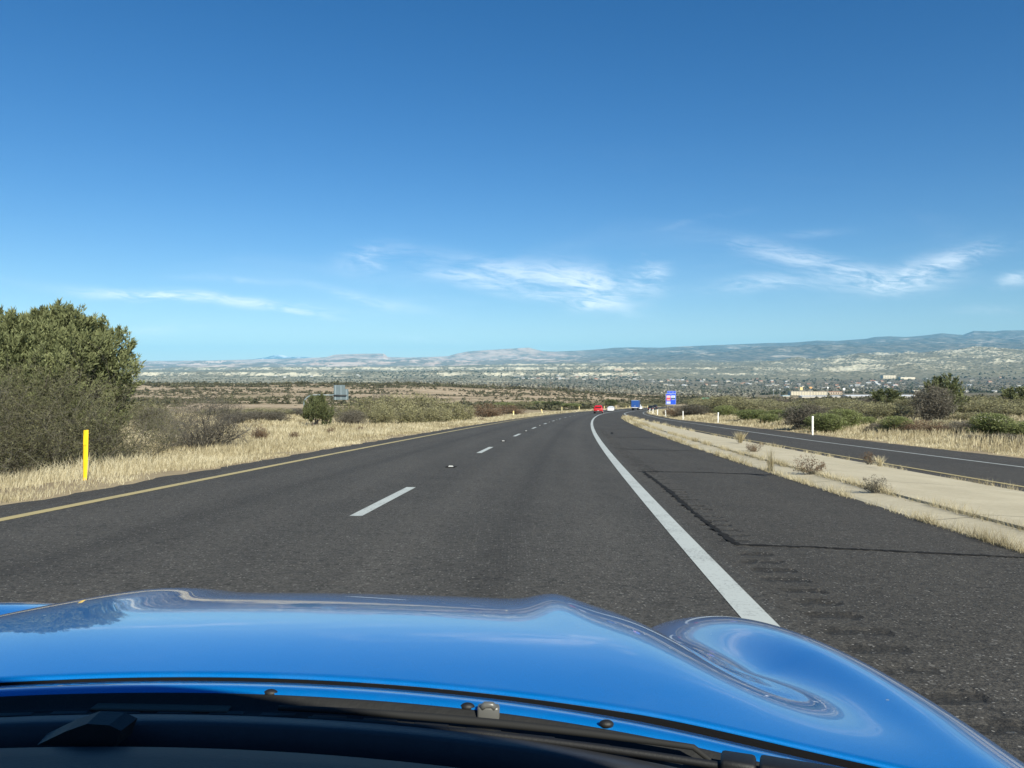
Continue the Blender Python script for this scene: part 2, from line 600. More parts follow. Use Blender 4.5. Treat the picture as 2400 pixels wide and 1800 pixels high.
def mat_mount():
    m, T, b = material('forested rim and red cliffs')
    g = T.new('ShaderNodeNewGeometry')
    p = g.outputs['Position']
    x, y, z = T.xyz(p)
    nz = T.xyz(g.outputs['True Normal'])[2]
    big = T.noise(T.comb(x, T.math('MULTIPLY', y, 0.30), T.math('MULTIPLY', z, 4.0)), 0.0017, 6, 0.68, 0.4)
    spk = T.noise(p, 0.006, 5, 0.7)
    left = T.sstep(x, 3500.0, -200.0)          # the red rock country lies to the left
    steep = T.sstep(nz, 0.975, 0.90)
    bare = T.math('ADD', T.math('MULTIPLY', steep, T.math('ADD', T.math('MULTIPLY', left, 0.75), 0.10)), T.math('MULTIPLY', T.math('SUBTRACT', big, T.math('SUBTRACT', 0.53, T.math('MULTIPLY', left, 0.09))), 4.0))
    bare = T.sstep(T.math('SUBTRACT', bare, T.math('MULTIPLY', T.math('SUBTRACT', spk, 0.45), 1.2)), 0.05, 0.6)
    rim = T.math('MULTIPLY', T.math('MULTIPLY', left, T.sstep(y, 19200.0, 20300.0)), T.sstep(T.noise(T.comb(x, 0.0, T.math('MULTIPLY', z, 5.0)), 0.0022, 5, 0.65), 0.36, 0.6))
    bare = T.math('MAXIMUM', bare, T.math('MULTIPLY', rim, T.math('MULTIPLY', T.sstep(y, 22100.0, 21800.0), 0.9)))
    strata = T.noise(T.comb(T.math('MULTIPLY', x, 0.0003), 0.0, T.math('MULTIPLY', z, 0.02)), 1.0, 3, 0.6)
    red = T.ramp(strata, [(0.35, (0.56, 0.37, 0.28)), (0.5, (0.68, 0.55, 0.45)), (0.65, (0.52, 0.34, 0.26))])
    tan = T.ramp(strata, [(0.35, (0.40, 0.34, 0.26)), (0.65, (0.56, 0.49, 0.39))])
    forest = T.ramp(spk, [(0.4, (0.19, 0.175, 0.14)), (0.6, (0.07, 0.075, 0.062))])
    T.put(b.inputs['Base Color'], T.mix(T.math('MULTIPLY', bare, 0.85), T.mix(T.math('MULTIPLY', left, 0.55), forest, (0.24, 0.215, 0.175)), T.mix(left, tan, red)))
    b.inputs['Roughness'].default_value = 1.0
    b.inputs['Specular IOR Level'].default_value = 0.0
    return m


def build_terrain():
    # near ground: a sheet that follows the road (columns measured from its edge line)
    o1 = np.concatenate([[-420, -300, -220, -160, -120, -95, -78, -66, -57, -50, -44, -39, -34, -30], np.arange(-27, LEDGE - 0.4, 0.55), [LEDGE - 0.25, LEDGE, LEDGE + 0.3]])
    o2 = np.array([-6, -3, 0, 3, 6, 8])
    o3 = np.concatenate([[-0.3, 0, 0.25], np.arange(0.8, 26, 0.55), [28, 31, 35, 40, 46, 54, 64, 78, 96, 120, 155, 200, 260, 340, 430]])
    Ys = np.concatenate([[-220, -140, -90, -60, -40, -26, -16, -9, -4, 0], np.geomspace(2, 640, 330)])
    V = []
    for Yv in Ys:
        re = float(redge(max(Yv, 0)))
        offs = np.concatenate([o1, o2, re + o3])
        V.append(np.stack([C(Yv) + offs, np.full_like(offs, Yv), np.zeros_like(offs)], -1))
    V = np.array(V)
    nr, nc = V.shape[:2]
    V = V.reshape(-1, 3)
    V[:, 2] = ground_z(V[:, 0], V[:, 1])
    o = mesh_np('ground', V, grid_faces(nr, nc), mat_ground(), smooth=True)
    tag(o, kind='structure')
    # rings of the far landscape
    u = np.concatenate([np.linspace(-1.5, -0.72, 40), np.linspace(-0.71, 0.71, 760), np.linspace(0.72, 1.5, 40)])

    def ring(name, Y0, Y1, n, mat, sink=0.0, umul=1.0):
        Yr = np.geomspace(Y0, Y1, n)
        UU, YY = np.meshgrid(u, Yr)
        XX = UU * YY
        ZZ = (ground_z(XX, YY) if Y0 < 1000 else zfar(XX, YY)) - sink
        o = mesh_np(name, np.stack([XX, YY, ZZ], -1).reshape(-1, 3), grid_faces(n, len(u)), mat, smooth=True)
        tag(o, kind='structure')
        return o
    ring('hills', 640, 1300, 60, mat_hill())
    # the hillside in front of it overlaps the near sheet, lower where the near sheet lies
    Yr = np.geomspace(255, 640, 70)
    UU, YY = np.meshgrid(u, Yr)
    XX = UU * YY
    ZZ = ground_z(XX, YY)
    lat = np.maximum(np.maximum(LEDGE - (XX - C(YY)), (XX - C(YY)) - redge(YY)), 0)
    ZZ = ZZ + 0.35 * sm(lat, 14, 40) * sm(YY, 255, 290) - 0.9 * (1 - sm(lat, 8, 16)) - 0.6 * (1 - sm(YY, 255, 270))
    ZZ[-1] -= 0.35 * sm(lat[-1], 14, 40)
    tag(mesh_np('hillside', np.stack([XX, YY, ZZ], -1).reshape(-1, 3), grid_faces(70, len(u)), mat_hill(), smooth=True), kind='structure')
    ring('valley', 1300, 5200, 110, mat_valley())
    ring('badlands_terrain', 5200, 11800, 170, mat_badlands())
    ring('mountains', 11800, 32000, 150, mat_mount())
    # the lowland all round, out to the horizon
    n = 64
    V = [(0, 0, -270)] + [(r * math.cos(2 * math.pi * k / n), r * math.sin(2 * math.pi * k / n), -270) for r in (9000, 44000) for k in range(n)]
    F3 = [(0, 1 + k, 1 + (k + 1) % n) for k in range(n)]
    F4 = [(1 + k, 1 + n + k, 1 + n + (k + 1) % n, 1 + (k + 1) % n) for k in range(n)]
    tag(mesh_np('terrain', V, [np.array(F3), np.array(F4)], mat_valley()), kind='structure')
    # far snow-dusted peaks beyond the rim
    D = 37000
    pk = [(540, 850), (590, 843), (612, 839), (630, 836), (642, 833), (650, 833.5), (657, 831.5), (664, 832), (672, 835), (688, 837), (700, 835.5), (715, 836), (730, 838), (745, 839), (775, 843), (810, 852)]
    px = np.linspace(540, 810, 130)
    pr = np.interp(px, [a for a, _ in pk], [b for _, b in pk])
    V = []
    prof = [(-9000, 0.0), (-5200, 0.34), (-2600, 0.62), (-900, 0.88), (0, 1.0), (1800, 0.8), (5200, 0.0)]
    base = -100.0
    for dy, f in prof:
        Yk = D + dy
        zc = EYE + (HZ - pr) / F * D
        jag = (ridged(px / 16, np.full_like(px, dy / 1700), 9, 4) - 0.5) * 150 * (1 if 0 < f < 1 else 0.15)
        V.append(np.stack([(px - CX) / F * D, np.full_like(px, Yk), base + (zc - base) * f + jag], -1))
    V = np.array(V)
    m, T, b = material('snowy peak')
    z = T.xyz(world_pos(T))[2]
    n_ = T.noise(world_pos(T), 0.0016, 5, 0.65)
    T.put(b.inputs['Base Color'], T.mix(T.sstep(T.math('ADD', z, T.math('MULTIPLY', T.math('SUBTRACT', n_, 0.5), 900.0)), 560.0, 720.0), (0.10, 0.11, 0.12), (0.8, 0.8, 0.82)))
    b.inputs['Roughness'].default_value = 1.0
    tag(mesh_np('mountain_peaks', V.reshape(-1, 3), grid_faces(len(prof), len(px)), m, smooth=True), kind='structure')


build_terrain()


# ------------------------------------------------------------------ road
def mat_asphalt(name, dark=1.0, brown=0.0, tracks=False):
    m, T, b = material(name)
    p = world_pos(T)
    x, y, z = T.xyz(p)
    patch = T.noise(T.comb(T.math('MULTIPLY', x, 0.9), T.math('MULTIPLY', y, 0.10), 0.0), 1.0, 5, 0.6)
    blot = T.noise(p, 1.3, 4, 0.6)
    grit = T.noise(p, 60.0, 3, 0.8)
    grit2 = T.noise(p, 17.0, 3, 0.7)
    vo = T.new('ShaderNodeTexVoronoi')
    T.put(vo.inputs['Vector'], p)
    vo.inputs['Scale'].default_value = 38.0
    stone = T.math('LESS_THAN', vo.outputs['Distance'], 0.26)
    stone_on = T.math('MULTIPLY', stone, T.sstep(T.xyz(vo.outputs['Color'])[0], 0.6, 0.95))
    k = dark
    base = T.ramp(T.math('ADD', T.math('MULTIPLY', patch, 0.65), T.math('MULTIPLY', blot, 0.35)),
                  [(0.32, (0.073 * k, (0.0685 - 0.002 * brown) * k, (0.061 - 0.004 * brown) * k)), (0.68, (0.112 * k, (0.105 - 0.003 * brown) * k, (0.092 - 0.006 * brown) * k))])
    if tracks:      # polished wheel paths and the oil-darkened middle of each lane, by distance across the lane
        lo = T.new('ShaderNodeAttribute', attribute_name='across').outputs['Fac']
        c = T.math('SUBTRACT', T.math('ABSOLUTE', T.math('SUBTRACT', T.math('PINGPONG', T.math('ADD', lo, 0.0), 3.52 / 2), 0.88)), 0.0)
        trk = T.math('ADD', T.sstep(c, 0.42, 0.05), T.math('MULTIPLY', T.math('SUBTRACT', patch, 0.5), 0.5))
        base = T.mix(T.math('MULTIPLY', trk, 0.38, clamp=True), base, (0.125, 0.116, 0.102))
        mid = T.math('MULTIPLY', T.sstep(T.math('PINGPONG', lo, 3.52 / 2), 1.45, 1.76), T.math('ADD', T.math('MULTIPLY', patch, 0.5), 0.15))
        base = T.mix(T.math('MULTIPLY', mid, 0.75), base, (0.028, 0.026, 0.024))
    base = T.mix(T.math('MULTIPLY', T.sstep(grit2, 0.55, 0.30), 0.55), base, (0.020, 0.019, 0.017))
    col = T.mix(T.sstep(grit, 0.38, 0.62), T.mix(0.62, base, (0.010, 0.010, 0.010)), base)
    vo2 = T.new('ShaderNodeTexVoronoi')
    T.put(vo2.inputs['Vector'], p)
    vo2.inputs['Scale'].default_value = 15.0
    big_on = T.math('MULTIPLY', T.math('LESS_THAN', vo2.outputs['Distance'], 0.24), T.sstep(T.xyz(vo2.outputs['Color'])[1], 0.72, 0.95))
    col = T.mix(T.math('MULTIPLY', big_on, 0.45), col, (0.21, 0.20, 0.18))
    dark_on = T.math('MULTIPLY', T.math('LESS_THAN', vo2.outputs['Distance'], 0.36), T.sstep(T.xyz(vo2.outputs['Color'])[2], 0.62, 0.9))
    col = T.mix(T.math('MULTIPLY', dark_on, 0.5), col, (0.018, 0.017, 0.016))
    col = T.mix(T.math('MULTIPLY', stone_on, 0.75), col, (0.27, 0.255, 0.23))
    T.put(b.inputs['Base Color'], col)
    b.inputs['Roughness'].default_value = 0.9
    b.inputs['Specular IOR Level'].default_value = 0.25
    bp = T.new('ShaderNodeBump')
    bp.inputs['Strength'].default_value = 0.75
    bp.inputs['Distance'].default_value = 0.012
    T.put(bp.inputs['Height'], T.math('ADD', grit, T.math('MULTIPLY', vo.outputs['Distance'], -0.5)))
    T.put(b.inputs['Normal'], bp.outputs[0])
    return m


def mat_paint(name, col, wear=0.35):
    m, T, b = material(name)
    p = world_pos(T)
    n = T.noise(p, 34.0, 4, 0.8)
    n2 = T.noise(p, 2.2, 4, 0.6)
    w = T.math('MULTIPLY', T.sstep(T.math('ADD', n, T.math('MULTIPLY', n2, 0.5)), 0.74, 0.98), wear * 1.6, clamp=True)
    T.put(b.inputs['Base Color'], T.mix(w, col, (0.10, 0.10, 0.098)))
    b.inputs['Roughness'].default_value = 0.8
    bp = T.new('ShaderNodeBump')
    bp.inputs['Strength'].default_value = 0.4
    bp.inputs['Distance'].default_value = 0.005
    T.put(bp.inputs['Height'], n)
    T.put(b.inputs['Normal'], bp.outputs[0])
    return m


def ribbon(name, Ys, offs, mat, lift=0.0, smooth=True):
    """offs: list of (offset or function of Y, extra height)"""
    V = []
    for Yv in Ys:
        row = []
        for of, dz in offs:
            q = of(Yv) if callable(of) else of
            d = dz(Yv) if callable(dz) else dz
            row.append((C(Yv) + q, Yv, zr(Yv, q) + lift + d))
        V.append(row)
    V = np.array(V, float)
    o = mesh_np(name, V.reshape(-1, 3), grid_faces(len(Ys), len(offs)), mat, smooth=smooth)
    if name == 'road':
        at = o.data.attributes.new('across', 'FLOAT', 'POINT')
        at.data.foreach_set('value', np.array([[(of(Yv) if callable(of) else of) + 7.04 for of, _ in offs] for Yv in Ys], dtype=np.float32).ravel())
    return o


YR = np.concatenate([[-60, -40, -25, -15, -8, -3], np.geomspace(1, 560, 220)])
M_ASPH = mat_asphalt('main lanes asphalt', tracks=True)
M_SHO = mat_asphalt('shoulder asphalt', 0.92, 1.0)
M_WHITE = mat_paint('white road paint', (0.43, 0.455, 0.43), 0.45)
M_YEL = mat_paint('yellow road paint', (0.40, 0.325, 0.15), 0.4)
M_TAR = simple('tar crack seal', (0.020, 0.019, 0.018), 0.9, var=0.3, scale=9, spec=0.08)
M_GROOVE = mat_asphalt('milled asphalt with groove shade', 0.52, 1.0)  # darker for the milled texture and for groove shadow put into the colour


def build_road():
    jag = lambda base, sgn, sd: (lambda Y: base(Y) + sgn * (0.16 * (float(vnoise(np.array(Y * 1.7), np.array(3.3), sd)) - 0.4) + 0.12 * (float(vnoise(np.array(Y * 6.1), np.array(8.3), sd)) - 0.5)))
    Yf = np.concatenate([[-60, -40, -25, -15, -8, -3], np.arange(1, 60, 0.25), np.geomspace(60.5, 560, 160)])
    lanes = [(o, 0) for o in (-7.35, -7.04, -5, -3.52, -1.8, 0.0, 0.20)]
    tag(ribbon('road', YR, lanes, M_ASPH), kind='structure')
    tag(ribbon('road_shoulder', Yf, [(jag(lambda Y: LEDGE, -1, 5), -0.02), (-7.6, 0), (-7.35, 0)], M_SHO), kind='structure')
    G0, G1 = 0.32, 0.74
    tag(ribbon('road_shoulder', YR, [(0.20, 0), (G0, 0)], M_SHO), kind='structure')
    tag(ribbon('road_shoulder', YR, [(G1, 0)] + [(o, 0) for o in (2.0, 3.3, 4.2)] + [((lambda Y, k=k: 4.2 + (ryellow(Y) - 4.2) * k), 0) for k in (0.2, 0.4, 0.6, 0.8, 0.95, 1.0)], M_SHO), kind='structure')
    ysr = np.concatenate([[-60, -20, 0], np.arange(2.0, 46, 0.05), np.geomspace(47, 560, 80)])

    gcols = np.linspace(G0, G1, 11)

    def groove(Y, c):
        if Y < 2 or Y > 45 or c in (0, 10):
            return 0.0
        g = int(Y / 0.34)
        r = _hash(np.array([g, g * 11 + c, g * 7 + c]), np.array([3, 5, 8]), 2)
        t = (Y % 0.34) / 0.34 - 0.16 * (r[1] - 0.3)
        edge = min(c, 10 - c)
        if edge == 1 and r[2] < 0.55 or not 0 < t < 0.5:
            return 0.0
        return -0.010 * (0.35 + 0.9 * float(r[0])) * (0.6 + 0.8 * float(r[2])) * math.sin(math.pi * t / 0.5)
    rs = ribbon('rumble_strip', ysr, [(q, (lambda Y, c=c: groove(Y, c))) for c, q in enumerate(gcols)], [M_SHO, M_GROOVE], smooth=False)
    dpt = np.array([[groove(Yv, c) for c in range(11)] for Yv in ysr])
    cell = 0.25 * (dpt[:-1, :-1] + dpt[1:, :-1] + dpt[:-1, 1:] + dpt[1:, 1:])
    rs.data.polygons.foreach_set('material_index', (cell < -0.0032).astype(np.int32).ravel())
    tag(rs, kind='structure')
    # the ramp on the right
    tag(ribbon('ramp_road', Yf, [(ryellow, 0), (lambda Y: ryellow(Y) + 0.1, 0), (lambda Y: ryellow(Y) + 0.6, 0), (lambda Y: ryellow(Y) + 1.2, 0), (lambda Y: 0.5 * (ryellow(Y) + rwhite(Y)), 0), (lambda Y: rwhite(Y) - 0.3, 0), (rwhite, 0),
                                 (jag(redge, 1, 6), -0.02)], M_SHO), kind='structure')

    # painted lines, each about 4 mm above the asphalt
    def line(c, w, Y0, Y1, mat, n=200, lift=0.004):
        Ys = np.geomspace(Y0, Y1, n) if Y0 > 0 else np.concatenate([[Y0, 0.5], np.geomspace(1, Y1, n)])
        f = c if callable(c) else (lambda Y: c)
        return tag(ribbon('road_marking', Ys, [(lambda Y: f(Y) - w / 2, 0), (lambda Y: f(Y) + w / 2, 0)], mat, lift), kind='structure')
    line(0.0, 0.19, -30, 560, M_WHITE)
    line(-7.02, 0.15, -30, 560, M_YEL)
    line(rwhite, 0.13, 4, 420, M_WHITE)
    line(ryellow, 0.15, 4, 112, M_YEL, lift=0.010)
    line(ryellow, 0.22, 112, 420, M_WHITE, lift=0.010)
    for k in range(0, 26):
        Y0 = 8.72 + 12.05 * k
        line(-3.55, 0.14, Y0, Y0 + 3.15, M_WHITE, 8)
    # tar: cracks across the shoulder and along the rumble strip
    def tar(pts, w, sd):
        V = []
        n = 110
        rr = np.random.default_rng(sd)
        P = np.array(pts, float)
        t = np.linspace(0, len(P) - 1, n)
        X = np.interp(t, range(len(P)), P[:, 0])
        Yq = np.interp(t, range(len(P)), P[:, 1]) + np.cumsum(rr.normal(0, 0.006, n))
        Xq = X + rr.normal(0, 0.008, n)
        along = abs(P[-1, 1] - P[0, 1]) > abs(P[-1, 0] - P[0, 0])
        for i in range(n):
            ww = w * (0.35 + 1.2 * rr.random())
            for s_ in (-1, 1):
                a, bq = (Xq[i] + s_ * ww, Yq[i]) if along else (Xq[i], Yq[i] + s_ * ww)
                V.append((C(bq) + a, bq, zr(bq, a) + 0.0045))
        tag(mesh_np('crack_seal', np.array(V), grid_faces(n, 2), M_TAR), kind='structure')
    tar([(0.45, 7.35), (1.2, 7.3), (2.2, 7.15), (3.1, 7.0)], 0.035, 1)
    tar([(0.30, 15.75), (1.6, 15.8), (3.1, 15.5)], 0.05, 2)
    tar([(0.45, 24.4), (3.1, 24.0)], 0.06, 3)
    tar([(0.45, 34.0), (3.1, 34.6)], 0.07, 4)
    tar([(0.40, 47.0), (3.1, 46.0)], 0.09, 5)
    tar([(0.40, 66.0), (3.2, 65.0)], 0.13, 6)
    tar([(0.47, 7.4), (0.44, 9.5), (0.47, 12), (0.42, 15.7)], 0.035, 7)
    tar([(0.85, 38), (0.95, 41)], 0.06, 9)
    # concrete gore island with a sloping kerb strip
    m, T, b = material('gore island concrete')
    p = world_pos(T)
    a = T.noise(p, 0.8, 5, 0.6)
    c_ = T.noise(p, 14, 4, 0.7)
    col = T.ramp(T.math('ADD', T.math('MULTIPLY', a, 0.6), T.math('MULTIPLY', c_, 0.4)), [(0.3, (0.35, 0.30, 0.20)), (0.7, (0.53, 0.465, 0.325))])
    jn = T.math('LESS_THAN', T.math('FRACT', T.math('DIVIDE', T.xyz(p)[1], 4.6)), 0.006)
    col = T.mix(jn, col, (0.09, 0.08, 0.06))
    T.put(b.inputs['Base Color'], col)
    b.inputs['Roughness'].default_value = 0.92
    bp = T.new('ShaderNodeBump')
    bp.inputs['Strength'].default_value = 0.4
    bp.inputs['Distance'].default_value = 0.02
    T.put(bp.inputs['Height'], c_)
    T.put(b.inputs['Normal'], bp.outputs[0])
    left = lambda Y: float(np.interp(Y, [0, 24, 98, 108, 110], [3.14, 3.12, 3.6, 4.0, 4.3]))
    right = lambda Y: max(float(ryellow(Y)) - 0.30 - 0.35 * (1 - float(sm(np.array(Y), 40, 90))), left(Y) + 0.25)
    mid = lambda Y: min(left(Y) + 0.60, 0.5 * (left(Y) + right(Y)))
    nose = lambda h: (lambda Y: h * (1 - float(sm(np.array(Y), 108.5, 110))))
    Yi = np.concatenate([[-8, -3, 0], np.arange(2, 60, 0.4), np.geomspace(60, 110, 60)])
    wob = lambda Y: 0.02 * (float(vnoise(np.array(Y * 2.3), np.array(1.1), 4)) - 0.5)
    tag(ribbon('kerb', Yi, [(left, -0.012), (lambda Y: left(Y) + 0.10 + wob(Y), nose(0.018)), (lambda Y: mid(Y) - 0.05, nose(0.062)), (lambda Y: mid(Y) - 0.012, nose(0.070)), (lambda Y: mid(Y) - 0.012, nose(0.01))], m, smooth=False), kind='structure')
    tag(ribbon('gore_island', Yi, [(lambda Y: mid(Y) + 0.012, nose(0.01)), (lambda Y: mid(Y) + 0.014, nose(0.100)), (lambda Y: 0.5 * (mid(Y) + right(Y)), nose(0.070)), (lambda Y: right(Y) - 0.02, nose(0.012)), (right, nose(0.008)), (right, -0.03)], m, smooth=False), kind='structure')
    return left, mid, right


ISL_L, ISL_M, ISL_R = build_road()


# ------------------------------------------------------------------ haze
HAZE_DENS = 2.9e-5


def build_haze():
    bm = bmesh.new()
    bm_box(bm, (0, 0, 560), (96000, 90000, 1664))
    m = bpy.data.materials.new('pale desert haze')
    m.use_nodes = True
    T = NT(m.node_tree)
    T.n.clear()
    out = T.new('ShaderNodeOutputMaterial')
    v = T.new('ShaderNodeVolumePrincipled')
    v.inputs['Color'].default_value = (0.25, 0.67, 1.0, 1)
    v.inputs['Density'].default_value = HAZE_DENS
    v.inputs['Anisotropy'].default_value = -0.2
    T.l.new(v.outputs[0], out.inputs['Volume'])
    o = bm_obj('haze', bm, m)
    tag(o, 'thin pale blue haze filling the valley air', 'haze', kind='stuff')


build_haze()


# ------------------------------------------------------------------ the blue sports car the photograph is taken from
def car_paint(name, base, rough=0.32, metal=0.45, specks=False):
    m, T, b = material(name)
    co = T.new('ShaderNodeTexCoord').outputs['Object']
    fl = T.noise(co, 900.0, 2, 0.5)
    T.put(b.inputs['Base Color'], T.ramp(fl, [(0.3, tuple(c * 0.85 for c in base)), (0.7, tuple(min(1, c * 1.15) for c in base))]))
    b.inputs['Metallic'].default_value = metal
    b.inputs['Roughness'].default_value = rough
    b.inputs['Coat Weight'].default_value = 1.0
    b.inputs['Coat Roughness'].default_value = 0.02
    b.inputs['Coat IOR'].default_value = 1.5
    if specks:
        vo = T.new('ShaderNodeTexVoronoi')
        T.put(vo.inputs['Vector'], co)
        vo.inputs['Scale'].default_value = 26.0
        r_ = T.xyz(vo.outputs['Color'])
        sp = T.math('MULTIPLY', T.math('LESS_THAN', vo.outputs['Distance'], T.math('MULTIPLY', r_[1], 0.075)), T.math('GREATER_THAN', r_[0], 0.80))
        dust = T.sstep(T.noise(co, 7.0, 6, 0.7), 0.42, 0.85)
        T.put(b.inputs['Base Color'], T.mix(T.math('MULTIPLY', sp, 0.8), T.mix(T.math('MULTIPLY', dust, 0.05), T.ramp(fl, [(0.3, tuple(c * 0.85 for c in base)), (0.7, tuple(min(1, c * 1.15) for c in base))]), (0.45, 0.42, 0.36)), (0.5, 0.48, 0.42)))
        T.put(b.inputs['Coat Weight'], T.math('SUBTRACT', 1.0, sp))
        T.put(b.inputs['Coat Roughness'], T.math('ADD', 0.015, T.math('MULTIPLY', dust, 0.05)))
    return m


CARX = -0.37
ARC = 0.27
HW = 1.0          # half width


def hood_rear(s):
    return 0.97 - ARC * s * s


def hood_z(s, Y):
    """height of the car's front clamshell above the eye plane, in the car's own frame"""
    u = Y - 0.97
    z = -0.357 - 0.1385 * np.maximum(u, 0) ** 2 * np.where(u > 1.25, 1.0 + 0.25 * (u - 1.25), 1.0)
    a = np.abs(s)
    ru = sm(Y, 0.95, 1.75)
    z = z - 0.010 * (a / 0.5) ** 2 * (1 - sm(a, 0.5, 0.9)) + 0.0
    z = z + np.where(s < 0, 0.014, 0.018) * np.exp(-((a - 0.455) / np.where(s < 0, 0.095, 0.060)) ** 2) * sm(Y, 1.25, 1.8)
    sv = 0.72 + (1.86 - Y) * 0.085
    dep = (0.042 + 0.024 * ru) * sm(Y, 0.80, 1.30)
    inner = np.exp(-((a - sv) / 0.112) ** 2)
    outer = np.exp(-((a - sv) / 0.095) ** 2)
    z = z - dep * np.where(a < sv, inner, outer)
    z = z - 0.036 * sm(a, 0.5, 0.95)
    e = np.maximum(a - 0.87, 0) / 0.13
    z = z - 0.042 * e ** 2.2
    return z


def build_sports_car():
    root = empty('sports_car')
    gx, gr = 0.02, 0.0483
    xa = Vector((1, 0, -gx)).normalized()
    ya = Vector((0, 1, -gr))
    ya = (ya - xa * ya.dot(xa)).normalized()
    za = xa.cross(ya)
    M = Matrix((xa, ya, za)).transposed().to_4x4()
    M.translation = Vector((CARX, 0, float(zr(0, CARX - C(0)))))
    root.matrix_world = M
    tag(root, 'bright blue sports car seen from inside, its glossy bonnet filling the foreground', 'car')
    # height of the eye in the car's frame
    eye = M.inverted() @ Vector((0, 0, EYE))
    H = eye.z
    paint = car_paint('electric blue paint', (0.0, 0.19, 0.57), specks=True)
    black = simple('black trim plastic', (0.007, 0.007, 0.0075), 0.6, bump=0.08, scale=90)
    matt = simple('matt cowl plastic', (0.009, 0.009, 0.0085), 0.8, var=0.3, scale=25, bump=0.2)
    dash = simple('dashboard vinyl', (0.010, 0.0105, 0.012), 0.6, var=0.15, scale=90, bump=0.08)
    trimm = simple('windscreen trim plastic', (0.030, 0.032, 0.037), 0.55, var=0.1, scale=60, bump=0.05)
    rubber = simple('wiper rubber', (0.010, 0.010, 0.0095), 0.8)
    chrome = simple('nozzle plastic', (0.10, 0.10, 0.095), 0.35)
    glass = simple('dark car glass', (0.01, 0.012, 0.014), 0.06, spec=0.6)
    # hood: rows from the rear edge to the nose
    ss = np.concatenate([-np.linspace(HW, 0.9, 14), np.linspace(-0.89, 0.89, 150), np.linspace(0.9, HW, 14)])
    tt = np.linspace(0, 1, 150) ** 1.1
    V = []
    for t in tt:
        Y = hood_rear(ss) + t * (3.02 - 0.25 * ss ** 2 - 0.10 * np.abs(ss) ** 6 - hood_rear(ss))
        V.append(np.stack([ss, Y, H + hood_z(ss, Y)], -1))
    V = np.array(V)
    nr, nc = V.shape[:2]
    # rolled lip along the rear edge
    lip = V[0].copy()
    lip1 = lip + np.array([0, -0.0035, -0.0012])
    lip2 = lip + np.array([0, -0.0045, -0.0045])
    V = np.concatenate([np.stack([lip2, lip1]), V])
    hood = mesh_np('bonnet', V.reshape(-1, 3), grid_faces(nr + 2, nc), paint, root, smooth=True)
    # dark seal under the lip
    sel = np.abs(ss) < 0.93
    L = V[0][sel]
    seal = np.stack([L + np.array([0, -0.0005, -0.0002]), L + np.array([0, 0.003, -0.014]), L + np.array([0, 0.01, -0.04])])
    mesh_np('seal', seal.reshape(-1, 3), grid_faces(3, sel.sum()), black, hood, smooth=True)

    sw = np.linspace(-0.93, 0.93, 90)

    def swept(name, prof, mat, parent, rnd=0.0, s0=-0.93, s1=0.93, arc=ARC, smooth=True):
        sx = np.linspace(s0, s1, 90)
        rows = []
        for y, z in prof:
            rows.append(np.stack([sx, y - arc * sx * sx, H - 0.006 + z - 0.010 * (np.abs(sx) / 0.5) ** 2 * (1 - sm(np.abs(sx), 0.5, 0.9)) - 0.022 * sm(np.abs(sx), 0.5, 0.9) - 0.012 * sm(np.abs(sx), 0.3, 0.95)], -1))
        V = np.array(rows)
        return mesh_np(name, V.reshape(-1, 3), grid_faces(len(prof), 90), mat, parent, smooth=smooth)
    swept('cowl_lip', [(0.943, -0.375), (0.942, -0.3535), (0.939, -0.3510), (0.915, -0.3465), (0.884, -0.3440), (0.882, -0.37)], paint, root)
    cowl = swept('cowl', [(0.886, -0.38), (0.885, -0.3455), (0.880, -0.3462), (0.875, -0.3520), (0.866, -0.3570), (0.850, -0.3570), (0.838, -0.3555), (0.833, -0.368), (0.80, -0.378), (0.76, -0.386)], matt, root)
    # little clips standing at the rear of the painted lip
    for s in (-0.62, -0.40, 0.06, 0.30, 0.46):
        bm = bmesh.new()
        y = 0.888 - ARC * s * s
        bmesh.ops.create_uvsphere(bm, u_segments=16, v_segments=10, radius=1.0, matrix=Matrix.Translation((s, y, H - 0.3515 - 0.03 * s * s)) @ Matrix.Diagonal((0.0085, 0.006, 0.0048, 1)))
        bm_obj('clip', bm, black, cowl, True)
    # recessed drain boxes in the cowl at the left
    for s, w in ((-0.415, 0.10), (-0.06, 0.16)):
        bm = bmesh.new()
        bm_box(bm, (s, 0.862 - ARC * s * s, H - 0.3620), (w, 0.018, 0.004), 0.0018)
        bm_obj('cowl_insert', bm, simple('cowl insert plastic', (0.05, 0.045, 0.032) if s > -0.2 else (0.01, 0.01, 0.01), 0.7), cowl, True)
    for s in np.linspace(-0.70, 0.74, 25):
        bm = bmesh.new()
        bm_box(bm, (s, 0.853 - ARC * s * s, H - 0.3635 - 0.03 * s * s), (0.040, 0.010, 0.003), 0.001, rot=Matrix.Rotation(-2 * ARC * s, 4, 'Z'))
        bm_obj('vent_rib', bm, black, cowl, True)
    # bar at the foot of the windscreen
    swept('windscreen_trim', [(0.834, -0.375), (0.833, -0.353), (0.829, -0.3498), (0.803, -0.3468), (0.797, -0.349), (0.795, -0.378)], trimm, root)
    # wiper: arm and blade lying across the right half
    wip = empty('wiper')
    wip.parent = root
    s = np.linspace(0.08, 0.62, 30)
    yb = 0.855 - ARC * s * s
    bm = bmesh.new()
    bm_tube(bm, [(a, y_, H - 0.3555 - 0.012 * (a > 0.55) - 0.004 * a) for a, y_ in zip(s, yb)], [0.0025 + 0.0022 * math.sin(math.pi * min(1, k / 29 * 0.9 + 0.1)) for k in range(30)], 8)
    bm_obj('wiper_blade', bm, rubber, wip, True)
    bm = bmesh.new()
    sa = np.linspace(0.12, 0.66, 24)
    bm_tube(bm, [(a, 0.838 - ARC * a * a - 0.01 * a, H - 0.360 - 0.006 * a) for a in sa], 0.0042, 8)
